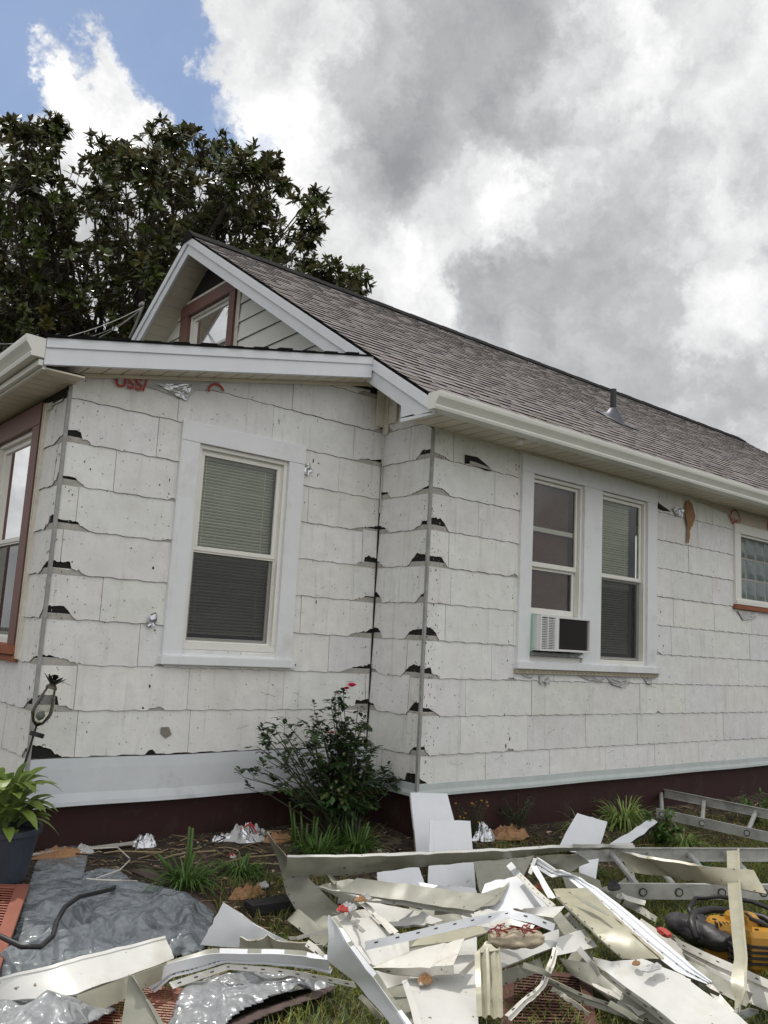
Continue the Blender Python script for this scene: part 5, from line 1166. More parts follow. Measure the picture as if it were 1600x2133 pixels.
# --- yellow tool and bag -------------------------------------------
tc0 = P3((1530, 2010, .0))
def lathe(c, prof, n=24, sx=1, sy=1, rot=0):
    rows = []
    for r_, z in prof:
        rows.append([c+Vector((math.cos(2*math.pi*i/n+rot)*r_*sx, math.sin(2*math.pi*i/n+rot)*r_*sy, z)) for i in range(n)])
    return rows
root = empty('power_tool', (tc0.x, tc0.y, Z0), label='yellow and black portable power tool partly hidden by the kinked strip', cat='power tool')
e1 = (P3((1600, 1960, .1))-P3((1470, 1950, .1))).normalized(); e1.z = 0; e1.normalize(); e2 = Vector((-e1.y, e1.x, 0))
cc = P3((1545, 1960, .12)); cc.z = 0
def TP(u, v, z): return Vector((cc.x, cc.y, Z0+z)) + e1*u + e2*v
mb = MB(); out = [(-.17, .02), (-.15, .11), (-.08, .15), (.02, .16), (.11, .13), (.16, .05), (.15, -.06), (.10, -.13), (.0, -.14), (-.05, -.06), (-.12, -.04)]
rows = [[TP(u*s, v*s, z) for u, v in out] for s, z in ((.85, .01), (1, .04), (1.02, .12), (.96, .175), (.84, .20))]
mb.grid(rows, close=True); mb.face(rows[-1]); mb.build('body', 'yellow', root, bevel=.006)
mb = MB(); rows = [[TP(.02+u*s*.5, .04+v*s*.5, z) for u, v in out] for s, z in ((1, .19), (.95, .222), (.8, .235))]; mb.grid(rows, close=True); mb.face(rows[-1]); mb.build('cover', 'yellow', root, bevel=.005)
mb = MB()
for u, v in ((-.12, .03), (-.06, .11), (.06, .11), (.10, -.02), (.04, -.09)): mb.tube([TP(u, v, .190), TP(u, v, .2045)], .010, 10)
mb.build('screws', 'rubber', root)
mb = MB()
for k in range(6): mb.hexa([TP(-.13+k*.018, -.035, .18), TP(-.122+k*.018, -.035, .18), TP(-.122+k*.018, .0, .18), TP(-.13+k*.018, .0, .18)], [TP(-.13+k*.018, -.035, .2025), TP(-.122+k*.018, -.035, .2025), TP(-.122+k*.018, .0, .2025), TP(-.13+k*.018, .0, .2025)])
for z in (.06, .085, .11, .135): mb.hexa([TP(-.10, -.152, z), TP(.09, -.152, z), TP(.09, -.10, z), TP(-.10, -.10, z)], [TP(-.10, -.152, z+.010), TP(.09, -.152, z+.010), TP(.09, -.10, z+.010), TP(-.10, -.10, z+.010)])
mb.build('vents', 'rubber', root)
mb = MB(); mb.hexa([TP(.03, -.03, .225), TP(.12, -.04, .195), TP(.12, .03, .195), TP(.03, .05, .225)], [TP(.03, -.03, .243), TP(.12, -.04, .212), TP(.12, .03, .212), TP(.03, .05, .243)]); mb.build('switch_plate', 'rubber', root, bevel=.004)
mb = MB(); mb.tube([TP(*p) for p in ((-.22, -.02, .12), (-.22, .06, .17), (-.18, .15, .19), (-.08, .21, .2), (.06, .22, .2), (.17, .17, .19), (.22, .06, .17), (.23, -.06, .13), (.20, -.14, .08))], [.017, .022, .024, .018, .013, .016, .022, .022, .018], 12); mb.build('handle', 'rubber', root, smooth=True)
mb = MB(); mb.tube([TP(*p) for p in ((-.15, .24, .24), (-.02, .27, .25), (.14, .26, .24), (.23, .20, .22))], .011, 10); mb.tube([TP(-.15, .24, .24), TP(-.2, .18, .2), TP(-.2, .13, .19)], .012, 8); mb.build('hose', 'rubber', root, smooth=True)
# bag
ba, bb = P3((1398, 1915, .12)), P3((1520, 1965, .13))
def softbag(name, label, a, b, r, matn, cat, squash=.75, seed=0, ribs=3):
    ax = (b-a); L = ax.length; ax.normalize(); s1 = Vector((0, 0, 1)).cross(ax).normalized(); s2 = ax.cross(s1); mb = MB(); rows = []; n = 30; K = 28
    for i in range(n+1):
        t = i/n; rr = r*(math.sin(math.pi*min(1, max(0, .04+t*.92)))**.35)
        rows.append([a+ax*L*t + (s1*math.cos(2*math.pi*k/K)+s2*math.sin(2*math.pi*k/K)*squash)*rr*(1+.10*math.sin(2*math.pi*k/K*ribs*2+noise.noise(Vector((t*3, seed, 0)))*3)+.22*noise.noise(Vector((t*6, math.cos(2*math.pi*k/K)*2, math.sin(2*math.pi*k/K)*2+seed)))) for k in range(K)])
    mb.grid(rows, close=True); mb.face(rows[0][::-1]); mb.face(rows[-1])
    zmin = min(p.z for r_ in rows for p in r_)
    return mb.build(name, matn, None, smooth=True, loc=((a+b)/2).to_tuple()[:2]+(zmin,), label=label, cat=cat)
softbag('tool_bag', 'wrinkled black bag lying against the yellow tool', ba, bb, .085, 'bag', 'bag', .75, 4, 7)
nb0 = P3((1020, 1955, .27)); nb1 = P3((1130, 1955, .27))
o = softbag('net_bag', 'beige and red net bundle on the white shelf like panel', nb0, nb1, .058, 'net', 'netting', .6, 9)
for k_ in range(2):
    mb = MB(); c = nb0.lerp(nb1, .2+.5*k_)+Vector((0, 0, .030)); pts = []
    for i in range(40):
        a = i*.55; pts.append(c+Vector((math.cos(a)*.045*(1+.5*math.sin(i*1.7)), math.sin(a*1.3+1)*.03, .012*math.sin(i*.9)+.004)))
    mb.tube(pts, .0022, 5); mb.build('netting_cord', 'redrope', o)
softbag('crumpled_wrapper', 'small red and orange wrapper near the black bag', P3((1372, 1935, .19)), P3((1395, 1950, .19)), .022, 'red', 'wrapper', .7, 11)

# --- paper, foil, cardboard scraps -----------------------------------
def crumple(name, label, c, rx, ry, h, matn, seed, cat='scrap', group=None, mat2=None, res=16):
    """crumpled lump: displaced dome with folds, closed underneath"""
    mb = MB(); rows = []; rr = random.Random(seed)
    for i in range(res+1):
        t = i/res
        row = []
        for k in range(res*2):
            a = 2*math.pi*k/(res*2); d = Vector((math.cos(a)*t*3, math.sin(a)*t*3, seed))
            er = 1+.35*noise.noise(Vector((math.cos(a)*1.8, math.sin(a)*1.8, seed*3.1)))
            f = abs(noise.noise(d*.8))*.9+abs(noise.noise(d*2.3+Vector((5, 0, 0))))*.45
            row.append(Vector((c.x+math.cos(a)*rx*t*er, c.y+math.sin(a)*ry*t*er, max(c.z-.004, c.z + h*(1-t**3)*(.40+f)+.1*h*f*t))))
        rows.append(row)
    rows.append([Vector((p.x*.9+c.x*.1, p.y*.9+c.y*.1, c.z-.006)) for p in rows[-1]])
    mb.grid(rows, close=True)
    if mat2:
        for i, f in enumerate(mb.f):
            p = mb.v[f[0]]
            if noise.noise(Vector((p[0]*14, p[1]*14, seed))) > .12: mb.m[i] = 1
    return mb.build(name, [matn]+([mat2] if mat2 else []), None, loc=c, label=label, cat=cat, group=group)
def GP(px, py, h=.0):
    p = on_z(px, py, Z0+h)
    for _ in range(4): p = on_z(px, py, gzn(p.x, p.y)+h)
    lim = (B if p.x < 0 else 0)-.10
    if p.y > lim: p = on_y(px, py, lim); p.z = gzn(p.x, p.y)+h
    return p
crumple('foil_ball', 'shiny crumpled foil ball on the soil by the foundation', GP(300, 1758), .085, .06, .075, 'foil', 1, 'foil')
crumple('house_wrap_scrap', 'crumpled printed house wrap heap by the foundation left of the roses', GP(515, 1748), .17, .10, .085, 'wrap', 2, 'wrap scrap', mat2='foil')
scr = crumple('cardboard_scrap', 'brown cardboard flap leaning beside the printed house wrap heap', GP(578, 1752), .10, .06, .055, 'card', 3, 'cardboard')
mb = MB(); c = GP(515, 1748)+Vector((0, 0, .10)); mb.tube([c+Vector((-.07, -.03, -.03)), c+Vector((-.03, -.04, .0)), c+Vector((.02, -.05, -.01))], .006, 6); mb.tube([c+Vector((0, -.02, .01)), c+Vector((.02, -.08, -.05))], .006, 6)
mb.build('red_ribbon', 'red', None, loc=c, label='thin red print strip on the crumpled house wrap', cat='ribbon')
crumple('cardboard_scrap', 'flat torn cardboard piece beside the flower pot', GP(130, 1772), .17, .07, .045, 'card', 4, 'cardboard')
crumple('cardboard_scrap', 'torn brown cardboard lying in the grass left of the curled flashing', GP(510, 1866), .12, .06, .06, 'card', 5, 'cardboard')
crumple('paper_scrap', 'white paper tatter on the torn cardboard in the grass', GP(548, 1846, .03), .035, .02, .03, 'wrap', 6, 'paper')
crumple('cardboard_scrap', 'large orange brown cardboard sheet right of the standing panels', GP(1060, 1745), .17, .11, .08, 'card', 7, 'cardboard')
crumple('plastic_bag', 'crumpled dark silver plastic between the panels and orange cardboard', GP(1005, 1748), .11, .08, .11, 'foil', 8, 'plastic')
crumple('wrap_scrap', 'tiny crumpled white and red wrapper in the bed', GP(485, 1790), .04, .03, .035, 'wrap', 9, 'wrapper', mat2='red')
crumple('foam_scrap', 'yellowed crumbly foam lump lying on the big white panel', P3((885, 2044, .18)), .035, .022, .03, 'card', 10, 'foam scrap', mat2='offwhite')
crumple('paper_scrap', 'crumpled white label on the large foreground panel', P3((1358, 2016, .245)), .06, .02, .014, 'wrap', 11, 'paper')
crumple('leaf_scrap', 'brown dried leaf above the crumpled label, right foreground', P3((1325, 2006, .25)), .02, .014, .012, 'card', 12, 'dead leaf')
crumple('wrap_scrap', 'pink and white wrapper tatter under the olive plank piece', P3((722, 1893, .25)), .06, .03, .03, 'wrap', 13, 'wrapper', mat2='red')
crumple('wrap_scrap', 'torn wrap tatter on the tip of the olive plank piece', P3((760, 1872, .27)), .05, .02, .022, 'wrap', 14, 'wrapper', mat2='card')
crumple('work_glove', 'dark grey work glove lying on the near ladder rail', P3((1278, 1850, .18)), .05, .035, .05, 'bag', 15, 'glove')
crumple('orange_rag', 'small orange rag between the ribbed channel and bent strip', P3((1126, 1850, .25)), .02, .04, .03, 'brownsill', 16, 'rag')
crumple('paper_scrap', 'pale pointed scrap by the foundation behind the rose bush', GP(805, 1706), .06, .03, .02, 'wrap', 17, 'paper')
for i, (q, lab) in enumerate(((((165, 1755), (250, 1727)), 'grey siding sliver by the foundation, left one'), (((200, 1758), (290, 1740)), 'pale siding sliver in front of the foil ball'), (((60, 1782), (130, 1765)), 'pale siding sliver under the flat cardboard'), (((230, 1745), (285, 1758)), 'short siding sliver crossing the foil ball scraps'))):
    a, b = GP(*q[0], .02), GP(*q[1], .02); d = (b-a).normalized(); s_ = Vector((-d.y, d.x, 0))*.018
    mb = MB(); mb.hexa([a-s_, b-s_*.6, b+s_, a+s_], [a-s_+Vector((0, 0, .006)), b-s_*.6+Vector((0, 0, .010)), b+s_+Vector((0, 0, .012)), a+s_+Vector((0, 0, .006))])
    mb.build('siding_sliver', 'cement', None, loc=a, label=lab, cat='siding scrap', group='siding slivers on the soil')
mb = MB(); mb.tube([GP(180, 1758, .02), GP(245, 1765, .03), GP(272, 1790, .02), GP(250, 1812, .015), GP(200, 1830, .012)], .004, 6); mb.build('white_wire', 'wire', None, loc=GP(250, 1812), label='curved white wire looping over the bare soil', cat='wire')
mb = MB(); mb.tube([GP(180, 1831, .012), GP(230, 1834, .015), GP(286, 1836, .012)], .0055, 6); mb.build('white_rod', 'wire', None, loc=GP(230, 1834), label='straight white rod lying behind the grey tarp', cat='rod')
mb = MB(); mb.tube([GP(140, 1758, .01), GP(330, 1795, .10), GP(400, 1775, .14), GP(470, 1745, .10), GP(440, 1725, .04)], .004, 5); mb.build('black_wire', 'blackwire', None, loc=GP(400, 1775), label='thin black cable arching over the flower bed', cat='wire')
crumple('wrap_scrap', 'faded wrap tatter on top of the flat cardboard beside the pot', GP(175, 1752), .07, .04, .045, 'wrap', 31, 'wrapper', mat2='cement')
crumple('wrap_scrap', 'small clear plastic scrap left of the printed house wrap heap', GP(455, 1752), .06, .04, .04, 'foil', 32, 'plastic')
crumple('leaf_scrap', 'dark dead leaf clump between the standing panels and the rose bush', GP(820, 1760), .10, .06, .04, 'litter', 33, 'dead leaves')
crumple('paper_scrap', 'pale paper bits under the rose bush near the standing panels', GP(795, 1775), .05, .03, .02, 'wrap', 34, 'paper', mat2='litter')
rq = random.Random(19)
for i in range(12):
    px, py = rq.uniform(200, 850), rq.uniform(1745, 1830); a = GP(px, py, .012); an = rq.uniform(-.6, .6); L = rq.uniform(.12, .42); b = a+Vector((math.cos(an), math.sin(an), 0))*L; b.z = gzn(b.x, b.y)+rq.uniform(.01, .05)
    mb = MB(); m_ = a.lerp(b, .5)+Vector((rq.uniform(-.03, .03), rq.uniform(-.03, .03), rq.uniform(0, .03))); mb.tube([a, a.lerp(m_, .5)+Vector((0, .01, .004)), m_, b], rq.uniform(.0025, .006), 5)
    mb.build('dead_stem', 'straw', None, loc=a, label='pale dry dead stem lying on the dark bed', cat='dead stem', group='dry dead stems on the bed')
# dark edging timber right of tarp
a, b = GP(515, 1905), GP(640, 1888); d = (b-a).normalized(); s_ = Vector((-d.y, d.x, 0))*.05
mb = MB(); mb.hexa([a-s_, b-s_, b+s_, a+s_], [a-s_+Vector((0, 0, .06)), b-s_+Vector((0, 0, .06)), b+s_+Vector((0, 0, .06)), a+s_+Vector((0, 0, .06))]); mb.build('edging_timber', 'rubber', None, bevel=.006, loc=a, label='black edging timber behind the triangular sheet', cat='timber')

# ------------------------------------------------------------------ PLANTS
def leaf(mb, base, d, up, L, W_, droop=.2, fold=.15, mi=0, tone=1.0, seg=3, shape=(0, .75, 1, .72, 0)):
    d = d.normalized(); side = d.cross(up)
    side = side.normalized() if side.length > 1e-5 else d.orthogonal().normalized(); nn = side.cross(d).normalized(); n = len(shape)-1
    li, ce, ri = [], [], []
    for i, s in enumerate(shape):
        t = i/n; c = base + d*L*t - Vector((0, 0, 1))*L*droop*t*t; w_ = W_*.5*s
        ce.append(c); li.append(c-side*w_+nn*fold*w_); ri.append(c+side*w_+nn*fold*w_)
    nb = len(mb.v); 
    for i in range(n+1): mb.v += [tuple(li[i]), tuple(ce[i]), tuple(ri[i])]
    for i in range(n):
        for k in (0, 1):
            mb.f.append((nb+i*3+k, nb+i*3+k+1, nb+(i+1)*3+k+1, nb+(i+1)*3+k)); mb.m.append(mi); mb.t.append(tone)
def rdir(rr, zmin=-1.0):
    while True:
        v = Vector((rr.uniform(-1, 1), rr.uniform(-1, 1), rr.uniform(zmin, 1)))
        if .05 < v.length < 1: return v.normalized()
def strap_clump(name, label, c, n, L, W_, matn, seed, cat, upness=1.0, droop=.8, spread=.04, group=None, extra=None):
    rr = random.Random(seed); mb = MB()
    for i in range(n):
        a = rr.random()*6.283; b = c+Vector((math.cos(a), math.sin(a), 0))*spread*rr.random(); d = Vector((math.cos(a)*rr.uniform(.2, 1), math.sin(a)*rr.uniform(.2, 1), upness*rr.uniform(.6, 1.3)))
        l = L*rr.uniform(.55, 1.15); t = rr.uniform(.6, 1.4)
        leaf(mb, b, d, Vector((0, 0, 1)), l, W_*rr.uniform(.7, 1.2), droop*rr.uniform(.4, 1.3), .3, 0, (t, t*rr.uniform(.95, 1.05), t*rr.uniform(.8, 1.1)), shape=(.6, .95, 1, .95, .8, .5, 0.05))
    return mb.build(name, matn, None, loc=c, label=label, cat=cat, group=group)
GC = 'strap leaf clumps in the flower bed'
strap_clump('daylily', 'daylily clump with narrow leaves left of the torn cardboard', GP(385, 1850), 170, .34, .010, 'lily', 1, 'plant', 1.0, .75, .07, GC)
strap_clump('daylily', 'grassy daylily clump just above the torn cardboard', GP(500, 1822), 140, .28, .009, 'lily', 2, 'plant', .8, .9, .08, GC)
strap_clump('daylily', 'daylily clump at the foot of the cut stalks', GP(660, 1790), 140, .32, .012, 'lily', 3, 'plant', 1.1, .6, .10, GC)
strap_clump('daylily', 'daylily clump between the cut stalks and the tall white panel', GP(740, 1775), 130, .30, .012, 'lily', 4, 'plant', 1.0, .6, .09, GC)
strap_clump('striped_grass', 'tall striped ornamental grass clump by the foundation', GP(1300, 1722), 260, .50, .011, 'varieg', 5, 'plant', 1.2, .9, .07, 'striped ornamental grass clumps')
strap_clump('striped_grass', 'low striped grass clump right of the leafy weeds', GP(1425, 1765), 130, .30, .010, 'varieg', 6, 'plant', .9, .9, .06, 'striped ornamental grass clumps')
strap_clump('striped_grass', 'spreading striped grass left of the standing grey panel', GP(1215, 1737), 110, .36, .010, 'varieg', 7, 'plant', .7, .9, .05, 'striped ornamental grass clumps')
rr = random.Random(77)
SL_ = ['tallest cut stalk at the left of the row by the rose bush', 'cut stalk just right of the tallest one by the rose bush', 'third cut stalk from the left by the rose bush', 'cut stalk leaning right in the middle of the daylily clump', 'cut stalk touching the right side of the middle leaning one',
       'upright cut stalk right of the middle under the roses', 'straight cut stalk left of the two strongly leaning ones', 'cut stalk leaning strongly right, left one of the leaning pair', 'cut stalk leaning strongly right, right one of the leaning pair',
       'tall broad cut stalk alone in the left daylily clump', 'shorter stalk beside the tall broad one in the left clump', 'low stalk leaning left beside the tall broad one', 'short cut stalk between the left row and the middle pair', 'short cut stalk between the middle pair and the right row']
for i, (px, py, tx, ty) in enumerate(((612, 1760, 603, 1670), (618, 1765, 612, 1690), (632, 1765, 627, 1690), (648, 1765, 655, 1700), (655, 1770, 662, 1702), (725, 1765, 720, 1700), (735, 1765, 733, 1695), (745, 1775, 768, 1712), (752, 1778, 770, 1722), (385, 1835, 395, 1722), (392, 1840, 402, 1725), (372, 1838, 330, 1780), (640, 1765, 640, 1715), (700, 1768, 705, 1722))):
    b = GP(px, py); d = on_y(tx, ty, b.y+.01); mb = MB(); mb.tube([b-Vector((0, 0, .02)), b.lerp(d, .5)+Vector((rr.uniform(-.006, .006), 0, 0)), d], [.009, .008, .0075], 8)
    mb.build('cut_stalk', 'lily', None, smooth=True, loc=b, label=SL_[i], cat='stalk', group='cut flower stalks')
def bushy(name, label, c, hgt, wid, n, ls, matn, seed, cat='plant', stems=10, group=None, flower=None):
    rr = random.Random(seed); root = empty(name, c, label=label, cat=cat, group=group); ms = MB(); ml = MB(); mf = MB()
    for s in range(stems):
        a = rr.random()*6.283; tip = c+Vector((math.cos(a)*wid*rr.uniform(.3, 1), math.sin(a)*wid*rr.uniform(.3, 1), hgt*rr.uniform(.5, 1.05))); mid = c.lerp(tip, .5)+Vector((0, 0, hgt*.12)); ms.tube([c, mid, tip], [.004, .003, .002], 5)
        for i in range(n//stems):
            t = rr.uniform(.15, 1.02); p = (c.lerp(mid, t*2) if t < .5 else mid.lerp(tip, t*2-1)); d = rdir(rr, -.2); tn = rr.uniform(.6, 1.4)
            leaf(ml, p, d, Vector((0, 0, 1)), ls*rr.uniform(.6, 1.2), ls*.36, .25, .15, 0, (tn, tn, tn*.9))
        if flower and rr.random() < .6: mf.tube([tip, tip+Vector((0, 0, .008))], .009, 6)
    ms.build('stem', 'cane', root); ml.build('leaves', matn, root)
    if flower and mf.v: mf.build('flower', flower, root)
    return root
bushy('leafy_weed', 'bright leafy weed clump in front of the striped grass', GP(1375, 1765), .24, .19, 480, .065, 'lily', 21, group='leafy weeds')
bushy('leafy_weed', 'leafy weed at the right edge behind the far ladder', GP(1575, 1720), .28, .17, 260, .06, 'lily', 22, group='leafy weeds')
bushy('leafy_weed', 'low weed patch between the ladder rungs', GP(1440, 1825), .12, .18, 260, .04, 'lily', 23, group='leafy weeds')
bushy('flowering_weed', 'dark weed with tiny yellow flowers beside the tall white panel', GP(985, 1715), .26, .14, 200, .028, 'rose', 24, flower='yellow', stems=14)
bushy('leafy_weed', 'dim leafy shrublet against the foundation right of the flowering weed', GP(1080, 1705), .28, .20, 320, .03, 'rose', 25, stems=16, group='leafy weeds')
bushy('leafy_weed', 'small weed on the lower slope between the gold sheet and ladder', GP(1240, 1838), .10, .08, 90, .03, 'lily', 26, group='leafy weeds')

# rose bush
rr = random.Random(5); rc = Vector((-.52, .16, gz(0, .16)))
root = empty('rose_bush', rc, label='dark rose bush with one pink bloom in the inner corner', cat='rose bush')
ms = MB(); ml = MB(); mh = MB()
targets = [(715, 1440), (690, 1468), (745, 1478), (755, 1510), (640, 1505), (655, 1480), (570, 1512), (590, 1500), (535, 1555), (550, 1530), (528, 1622), (522, 1600), (560, 1585), (600, 1540), (645, 1550), (620, 1580), (700, 1550), (720, 1520), (780, 1560), (815, 1600), (822, 1625), (765, 1600), (740, 1570), (700, 1620), (640, 1620), (590, 1640), (735, 1660), (680, 1680), (790, 1640), (760, 1680), (610, 1600), (670, 1530), (700, 1495), (730, 1545), (660, 1590), (715, 1590), (690, 1650), (650, 1660), (775, 1625), (745, 1620)]
for i, (px, py) in enumerate(targets*2):
    if i >= len(targets): px += rr.uniform(-18, 18); py += rr.uniform(-4, 26)
    tip = on_y(px, py, rr.uniform(.02, .34)); b = rc+Vector((rr.uniform(-.10, .12), rr.uniform(-.05, .08), 0)); mid = b.lerp(tip, .5)+Vector((rr.uniform(-.04, .04), rr.uniform(-.04, .04), .07))
    pts = [b, b.lerp(mid, .5)+Vector((0, 0, .03)), mid, mid.lerp(tip, .5)+Vector((0, 0, .02)), tip]; ms.tube(pts, [.006, .005, .004, .003, .002], 6)
    for k in range((7 if px < 640 else 16) if i < len(targets) else (3 if px < 640 else 11)):
        t = rr.uniform(.35, 1.0) if k > 1 else 1.0; q = t*4; j = min(3, int(q)); p = pts[j].lerp(pts[j+1], q-j)
        d = rdir(rr, -.3); e = p+d*.05; ms.tube([p, e], .001, 3, caps=False); side = d.cross(Vector((0, 0, 1))).normalized()
        tn = rr.uniform(.5, 1.5); tn = (tn*rr.choice((1, 1, 1, 1.8)), tn, tn*.9)
        ls = rr.uniform(.036, .058)
        for (f, s) in ((1, 0), (.8, 1), (.8, -1), (.45, 1), (.45, -1)):
            dd_ = (d+side*s*1.3).normalized() if s else d
            leaf(ml, p+d*.05*f, dd_+Vector((0, 0, rr.uniform(-.3, .3))), Vector((0, 0, 1)), ls, ls*.62, .2, .2, 0, tn)
ms.build('canes', 'cane', root); ml.build('leaves', 'rose', root)
def bloom(c, r, name, matn, parent, n=16, seed=0):
    r2 = random.Random(seed); mb = MB()
    for k in range(n):
        a = k*2.4; t = k/n; d = Vector((math.cos(a)*(.3+t), math.sin(a)*(.3+t), 1.1-t*.9)); leaf(mb, c+d*.003, d, Vector((0, 0, 1)), r*(.6+.5*t), r*.8, -.1, .4, 0, 1.0, shape=(.4, .9, 1, .6))
    mb.build(name, matn, parent)
bloom(on_y(733, 1431, .14), .035, 'bloom', 'pink', root, seed=1); bloom(on_y(722, 1436, .16), .022, 'bloom', 'pink', root, seed=2); bloom(on_y(692, 1528, .12), .020, 'faded_bloom', 'red', root, seed=3)
for px, py in ((750, 1530), (755, 1545), (716, 1570), (700, 1628), (715, 1640), (720, 1650), (705, 1645), (780, 1555), (690, 1640)):
    c = on_y(px, py, .04); mb = MB()
    for k in range(6):
        a = k*1.047; d = Vector((math.cos(a), -.3, math.sin(a))); mb.tube([c, c+d*.014], [.002, .0008], 4)
    mb.build('dry_sepal', 'hip', root)

# potted plant
pc = GP(-8, 1838); root = empty('potted_plant', pc, label='pale green broad leaved plant in a dark blue grey pot, left edge', cat='potted plant')
mb = MB(); rows = lathe(pc, [(.0, .002), (.13, .002), (.14, .02), (.185, .25), (.20, .255), (.20, .28), (.185, .28), (.175, .25), (0, .245)], 32); mb.grid(rows, close=True); mb.build('pot', 'pot', root, smooth=False)
rr = random.Random(12); mb = MB(); pt = pc+Vector((0, 0, .25))
for i in range(170):
    a = rr.random()*6.283; el = rr.uniform(-.2, 1.5); d = Vector((math.cos(a)*math.cos(el), math.sin(a)*math.cos(el), math.sin(el))); b = pt+Vector((d.x*.11, d.y*.11, rr.uniform(.0, .26)))
    t = rr.uniform(.75, 1.25); leaf(mb, b, d+Vector((0, 0, .5)), Vector((0, 0, 1)), rr.uniform(.13, .21), rr.uniform(.055, .075), rr.uniform(.25, .8), .28, 0, (t, t, t*.9), shape=(.35, .65, .9, 1, .92, .6, .08))
mb.build('leaves', 'succ', root)

# garden lantern stake
root = empty('garden_lantern', (-2.73, .35, -.30), label='leaning glass garden lantern stake with metal leaves at the wing corner', cat='garden lantern')
q = lambda px, py, dy=0: on_y(px, py, .35+dy)
b0, b1 = Vector((-2.735, .35, -.36)), q(76, 1512); ax = (q(112, 1420)-b1).normalized(); sx = Vector((0, 1, 0)).cross(ax).normalized(); sy = ax.cross(sx)
mb = MB(); mb.tube([b0, q(25, 1660), q(52, 1590), q(66, 1545), b1], [.008, .008, .007, .006, .006], 8); mb.build('pole', 'iron', root, smooth=True)
mb = MB(); c = q(77, 1530); mb.tube([c-ax*.012, c+ax*.012], .040, 20); mb.build('disc', 'iron', root, bevel=.003)
def lat(ax0, prof, n=20):
    return [[ax0+ax*z+(sx*math.cos(2*math.pi*i/n)+sy*math.sin(2*math.pi*i/n))*r_ for i in range(n)] for r_, z in prof]
mb = MB(); mb.grid(lat(b1, [(.006, 0), (.035, .02), (.055, .06), (.058, .09), (.045, .15), (.03, .20), (.024, .22)]), close=True); mb.build('glass_body', 'lampglass', root, smooth=True)
mb = MB(); mb.grid(lat(b1+ax*.03, [(.001, 0), (.022, .015), (.025, .035), (.012, .055), (.001, .06)]), close=True); mb.build('bulb', 'frosted', root, smooth=True)
for k in range(4):
    a = k*1.5708+.5; dv = sx*math.cos(a)+sy*math.sin(a); mb = MB(); mb.tube([b1, b1+ax*.02+dv*.038, b1+ax*.06+dv*.060, b1+ax*.09+dv*.062, b1+ax*.15+dv*.048, b1+ax*.215+dv*.03], .005, 6); mb.build('frame_bar', 'bronze', root, smooth=True)
mb = MB(); tp = b1+ax*.225; mb.tube([tp-ax*.015, tp, tp+ax*.02], [.034, .030, .012], 14)
mb.build('cap', 'bronze', root)
for k in range(5):
    a = k*1.26; dv = sx*math.cos(a)+sy*math.sin(a); mb = MB(); leaf(mb, tp, dv*1.0+ax*.8, ax, .085, .03, -.1, .4, shape=(.3, .8, 1, .7, 0)); o = mb.build('metal_leaf', 'iron', root); sm = o.modifiers.new('solid', 'SOLIDIFY'); sm.thickness = .0015
mb = MB(); c = tp+ax*.055
for k in range(12):
    a = k*2.4; t = k/12; dv = (sx*math.cos(a)+sy*math.sin(a))*(.2+t*.6)+ax*(1-.5*t); leaf(mb, c-ax*.02, dv, ax, .032, .03, 0, .5, shape=(.4, .9, 1, .7))
mb.build('metal_rose', 'iron', root)

# lawn grass and bed litter (uncountable)
rr = random.Random(8); mb = MB()
def inview(p, mrg=40):
    d = p-CAM; z = d.dot(FW)
    if z < .1: return False
    x = 800+F_PX*d.dot(RT)/z; y = 1066.5-F_PX*d.dot(UP)/z
    return -mrg < x < 1600+mrg and -mrg < y < 2133+mrg+60
cnt = 0
while cnt < 42000:
    x, y = rr.uniform(-3.6, 4), rr.uniform(-3.2, -.2)
    p = Vector((x, y, gzn(x, y)))
    if not inview(p, 120) or any(inside(x, y, c) for c in CLOTHS): cnt += .2; continue
    dens = .34 + (1.1 if y < -.95 else .0) + .8*noise.noise(Vector((x*2.2, y*2.2, 4)))
    if rr.random() > dens: cnt += .2; continue
    cnt += 1; a = rr.random()*6.283; L = rr.uniform(.03, .085); d = Vector((math.cos(a)*.6, math.sin(a)*.6, 1)); s = Vector((-math.sin(a), math.cos(a), 0))*rr.uniform(.0015, .003)
    t = rr.uniform(.5, 1.5); tn = (t*rr.choice((1, 1, 1.5)), t, t*.8); m_ = p+d*L*.55; tip = p+d*L+Vector((math.cos(a), math.sin(a), -.4))*L*.35
    mb.face([p-s, p+s, m_+s*.8, m_-s*.8], 0, tn); mb.face([m_-s*.8, m_+s*.8, tip], 0, tn)
mb.build('lawn_grass', 'grass', None, loc=(-1, -1.5, Z0), label='short lawn grass growing around and under the rubble', cat='grass', kind='stuff')
mb = MB()
for i in range(9500):
    x, y = rr.uniform(-3.2, 4.5), rr.uniform(-1.4, .58)
    p = Vector((x, y, gzn(x, y)+.003))
    if x > .0 and y > 0: continue
    if not inview(p) or any(inside(x, y, c) for c in CLOTHS): continue
    a = rr.random()*6.283; d = Vector((math.cos(a), math.sin(a), rr.uniform(-.05, .25))).normalized(); t = rr.uniform(.3, 2.4)*(rr.choice((1, 1, 1, 2.4)))
    if rr.random() < .35:
        L = rr.uniform(.03, .16); mb.tube([p, p+d*L*.5+Vector((0, 0, .006)), p+d*L], rr.uniform(.001, .0028), 4, 0, (t*1.2, t*1.1, t*.9), caps=False)
    else: leaf(mb, p, d, Vector((rr.uniform(-.5, .5), rr.uniform(-.5, .5), 1)), rr.uniform(.012, .055), rr.uniform(.006, .024), .1, .5, 0, (t, t*rr.uniform(.8, 1.05), t*.9), shape=(.3, 1, .8, 0))
mb.build('leaf_litter', 'litter', None, loc=(-1, -.5, Z0), label='brown leaf litter, twigs and chips on the bare bed', cat='litter', kind='stuff')

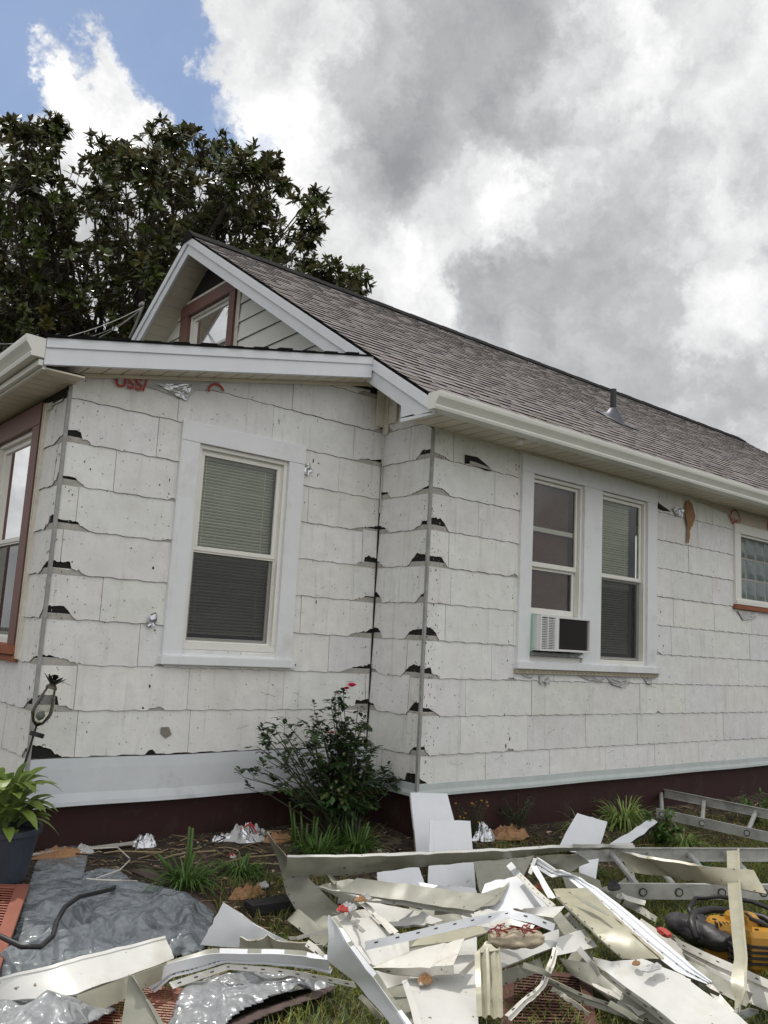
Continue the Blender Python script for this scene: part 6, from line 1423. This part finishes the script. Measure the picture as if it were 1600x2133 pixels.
# ------------------------------------------------------------------ MAGNOLIA behind the house
rr = random.Random(21)
TD = 15.0
tc_ = at_dist(240, 640, TD); base = Vector((tc_.x+.3, tc_.y+.5, -.4))
root = empty('magnolia_tree', base, label='large dark magnolia tree behind the left of the house', cat='tree')
mt = MB(); mlv = MB()
blobs = [(60, 330, 70), (110, 300, 45), (20, 420, 110), (110, 420, 90), (0, 560, 150), (120, 540, 120), (60, 680, 120), (180, 640, 110), (215, 420, 60), (210, 320, 36), (260, 330, 34), (235, 370, 55), (290, 350, 50),
         (350, 280, 42), (345, 330, 70), (400, 330, 60), (330, 420, 100), (430, 410, 100), (480, 330, 45), (520, 350, 50), (560, 345, 24), (480, 420, 70), (550, 385, 42), (590, 385, 14), (260, 520, 110), (380, 510, 100), (470, 490, 70), (540, 450, 45),
         (570, 520, 55), (520, 550, 60), (610, 560, 50), (640, 420, 36), (655, 460, 30), (640, 500, 26), (620, 590, 50), (680, 570, 34), (670, 610, 45), (740, 585, 38), (765, 580, 20), (720, 600, 30), (280, 620, 90), (330, 600, 90), (440, 570, 60),
         (-60, 380, 90), (240, 690, 110), (120, 720, 120), (40, 620, 110), (320, 560, 80), (-80, 520, 120), (-60, 680, 120), (30, 270, 18), (60, 275, 20), (115, 270, 24), (660, 410, 14)]
fork = base+Vector((0, 0, 3.4))
mt.tube([base-Vector((0, 0, .1)), base+Vector((0, 0, 1.6)), fork], [.30, .24, .20], 12)
SC = TD/F_PX
hubs = []
for (px, py, r_) in blobs:
    dd_ = TD+rr.uniform(-1.6, 1.6); c = at_dist(px, py, dd_); R_ = r_*dd_/F_PX; hubs.append((c, R_))
    mid = fork.lerp(c, .45)+Vector((rr.uniform(-.3, .3), rr.uniform(-.3, .3), .25)); q2 = fork.lerp(c, .78)+Vector((rr.uniform(-.15, .15), rr.uniform(-.15, .15), .12))
    k = min(1, R_/.9); mt.tube([fork, mid, q2, c], [.04+.03*k, .025+.018*k, .014+.01*k, .008], 6)
for (c, R_) in hubs:
    n = int(9+105*R_*R_+44*R_)
    for i in range(n):
        v = rdir(rr); rad = R_*rr.uniform(.25, 1.0)**.6*(1+.3*noise.noise(v*2+c)); dpt = Vector((v.x, v.y*1.3, v.z)); p = c+dpt*rad
        if noise.noise(p*1.6+Vector((3, 3, 3))) < -.09 and rr.random() < .85: continue
        ax_ = (v+Vector((0, 0, .55))+rdir(rr)*.35).normalized()
        st = p-ax_*rr.uniform(.15, .35)
        mt.tube([c.lerp(p, .45), st, p], [.012, .007, .005], 3, caps=False)
        nl = rr.randint(8, 13); o1 = ax_.orthogonal().normalized(); o2 = ax_.cross(o1); t0 = rr.uniform(.55, 1.5); warm = rr.random()
        for k in range(nl):
            a = k*2.4+rr.uniform(-.3, .3); el = rr.uniform(-.1, 1.25); d = (o1*math.cos(a)+o2*math.sin(a))*math.cos(el)+ax_*math.sin(el)
            L = rr.uniform(.10, .17); t = t0*rr.uniform(.7, 1.35); tn = (t*(1.5 if warm < .12 else 1.0), t*1.0, t*.8)
            leaf(mlv, p-ax_*rr.uniform(0, .09), d, ax_, L, L*.40, .12, .25, 0, tn, shape=(.3, .85, 1, .8, .25))
mt.build('trunk', 'bark', root, smooth=True); mlv.build('crown', 'magleaf', root)
print('tree faces', len(mlv.f), 'total meshes', len(bpy.data.objects))

for o in COL.objects:
    if o.parent is None and 'label' in o.keys() and 'kind' not in o.keys(): o['kind'] = 'thing'
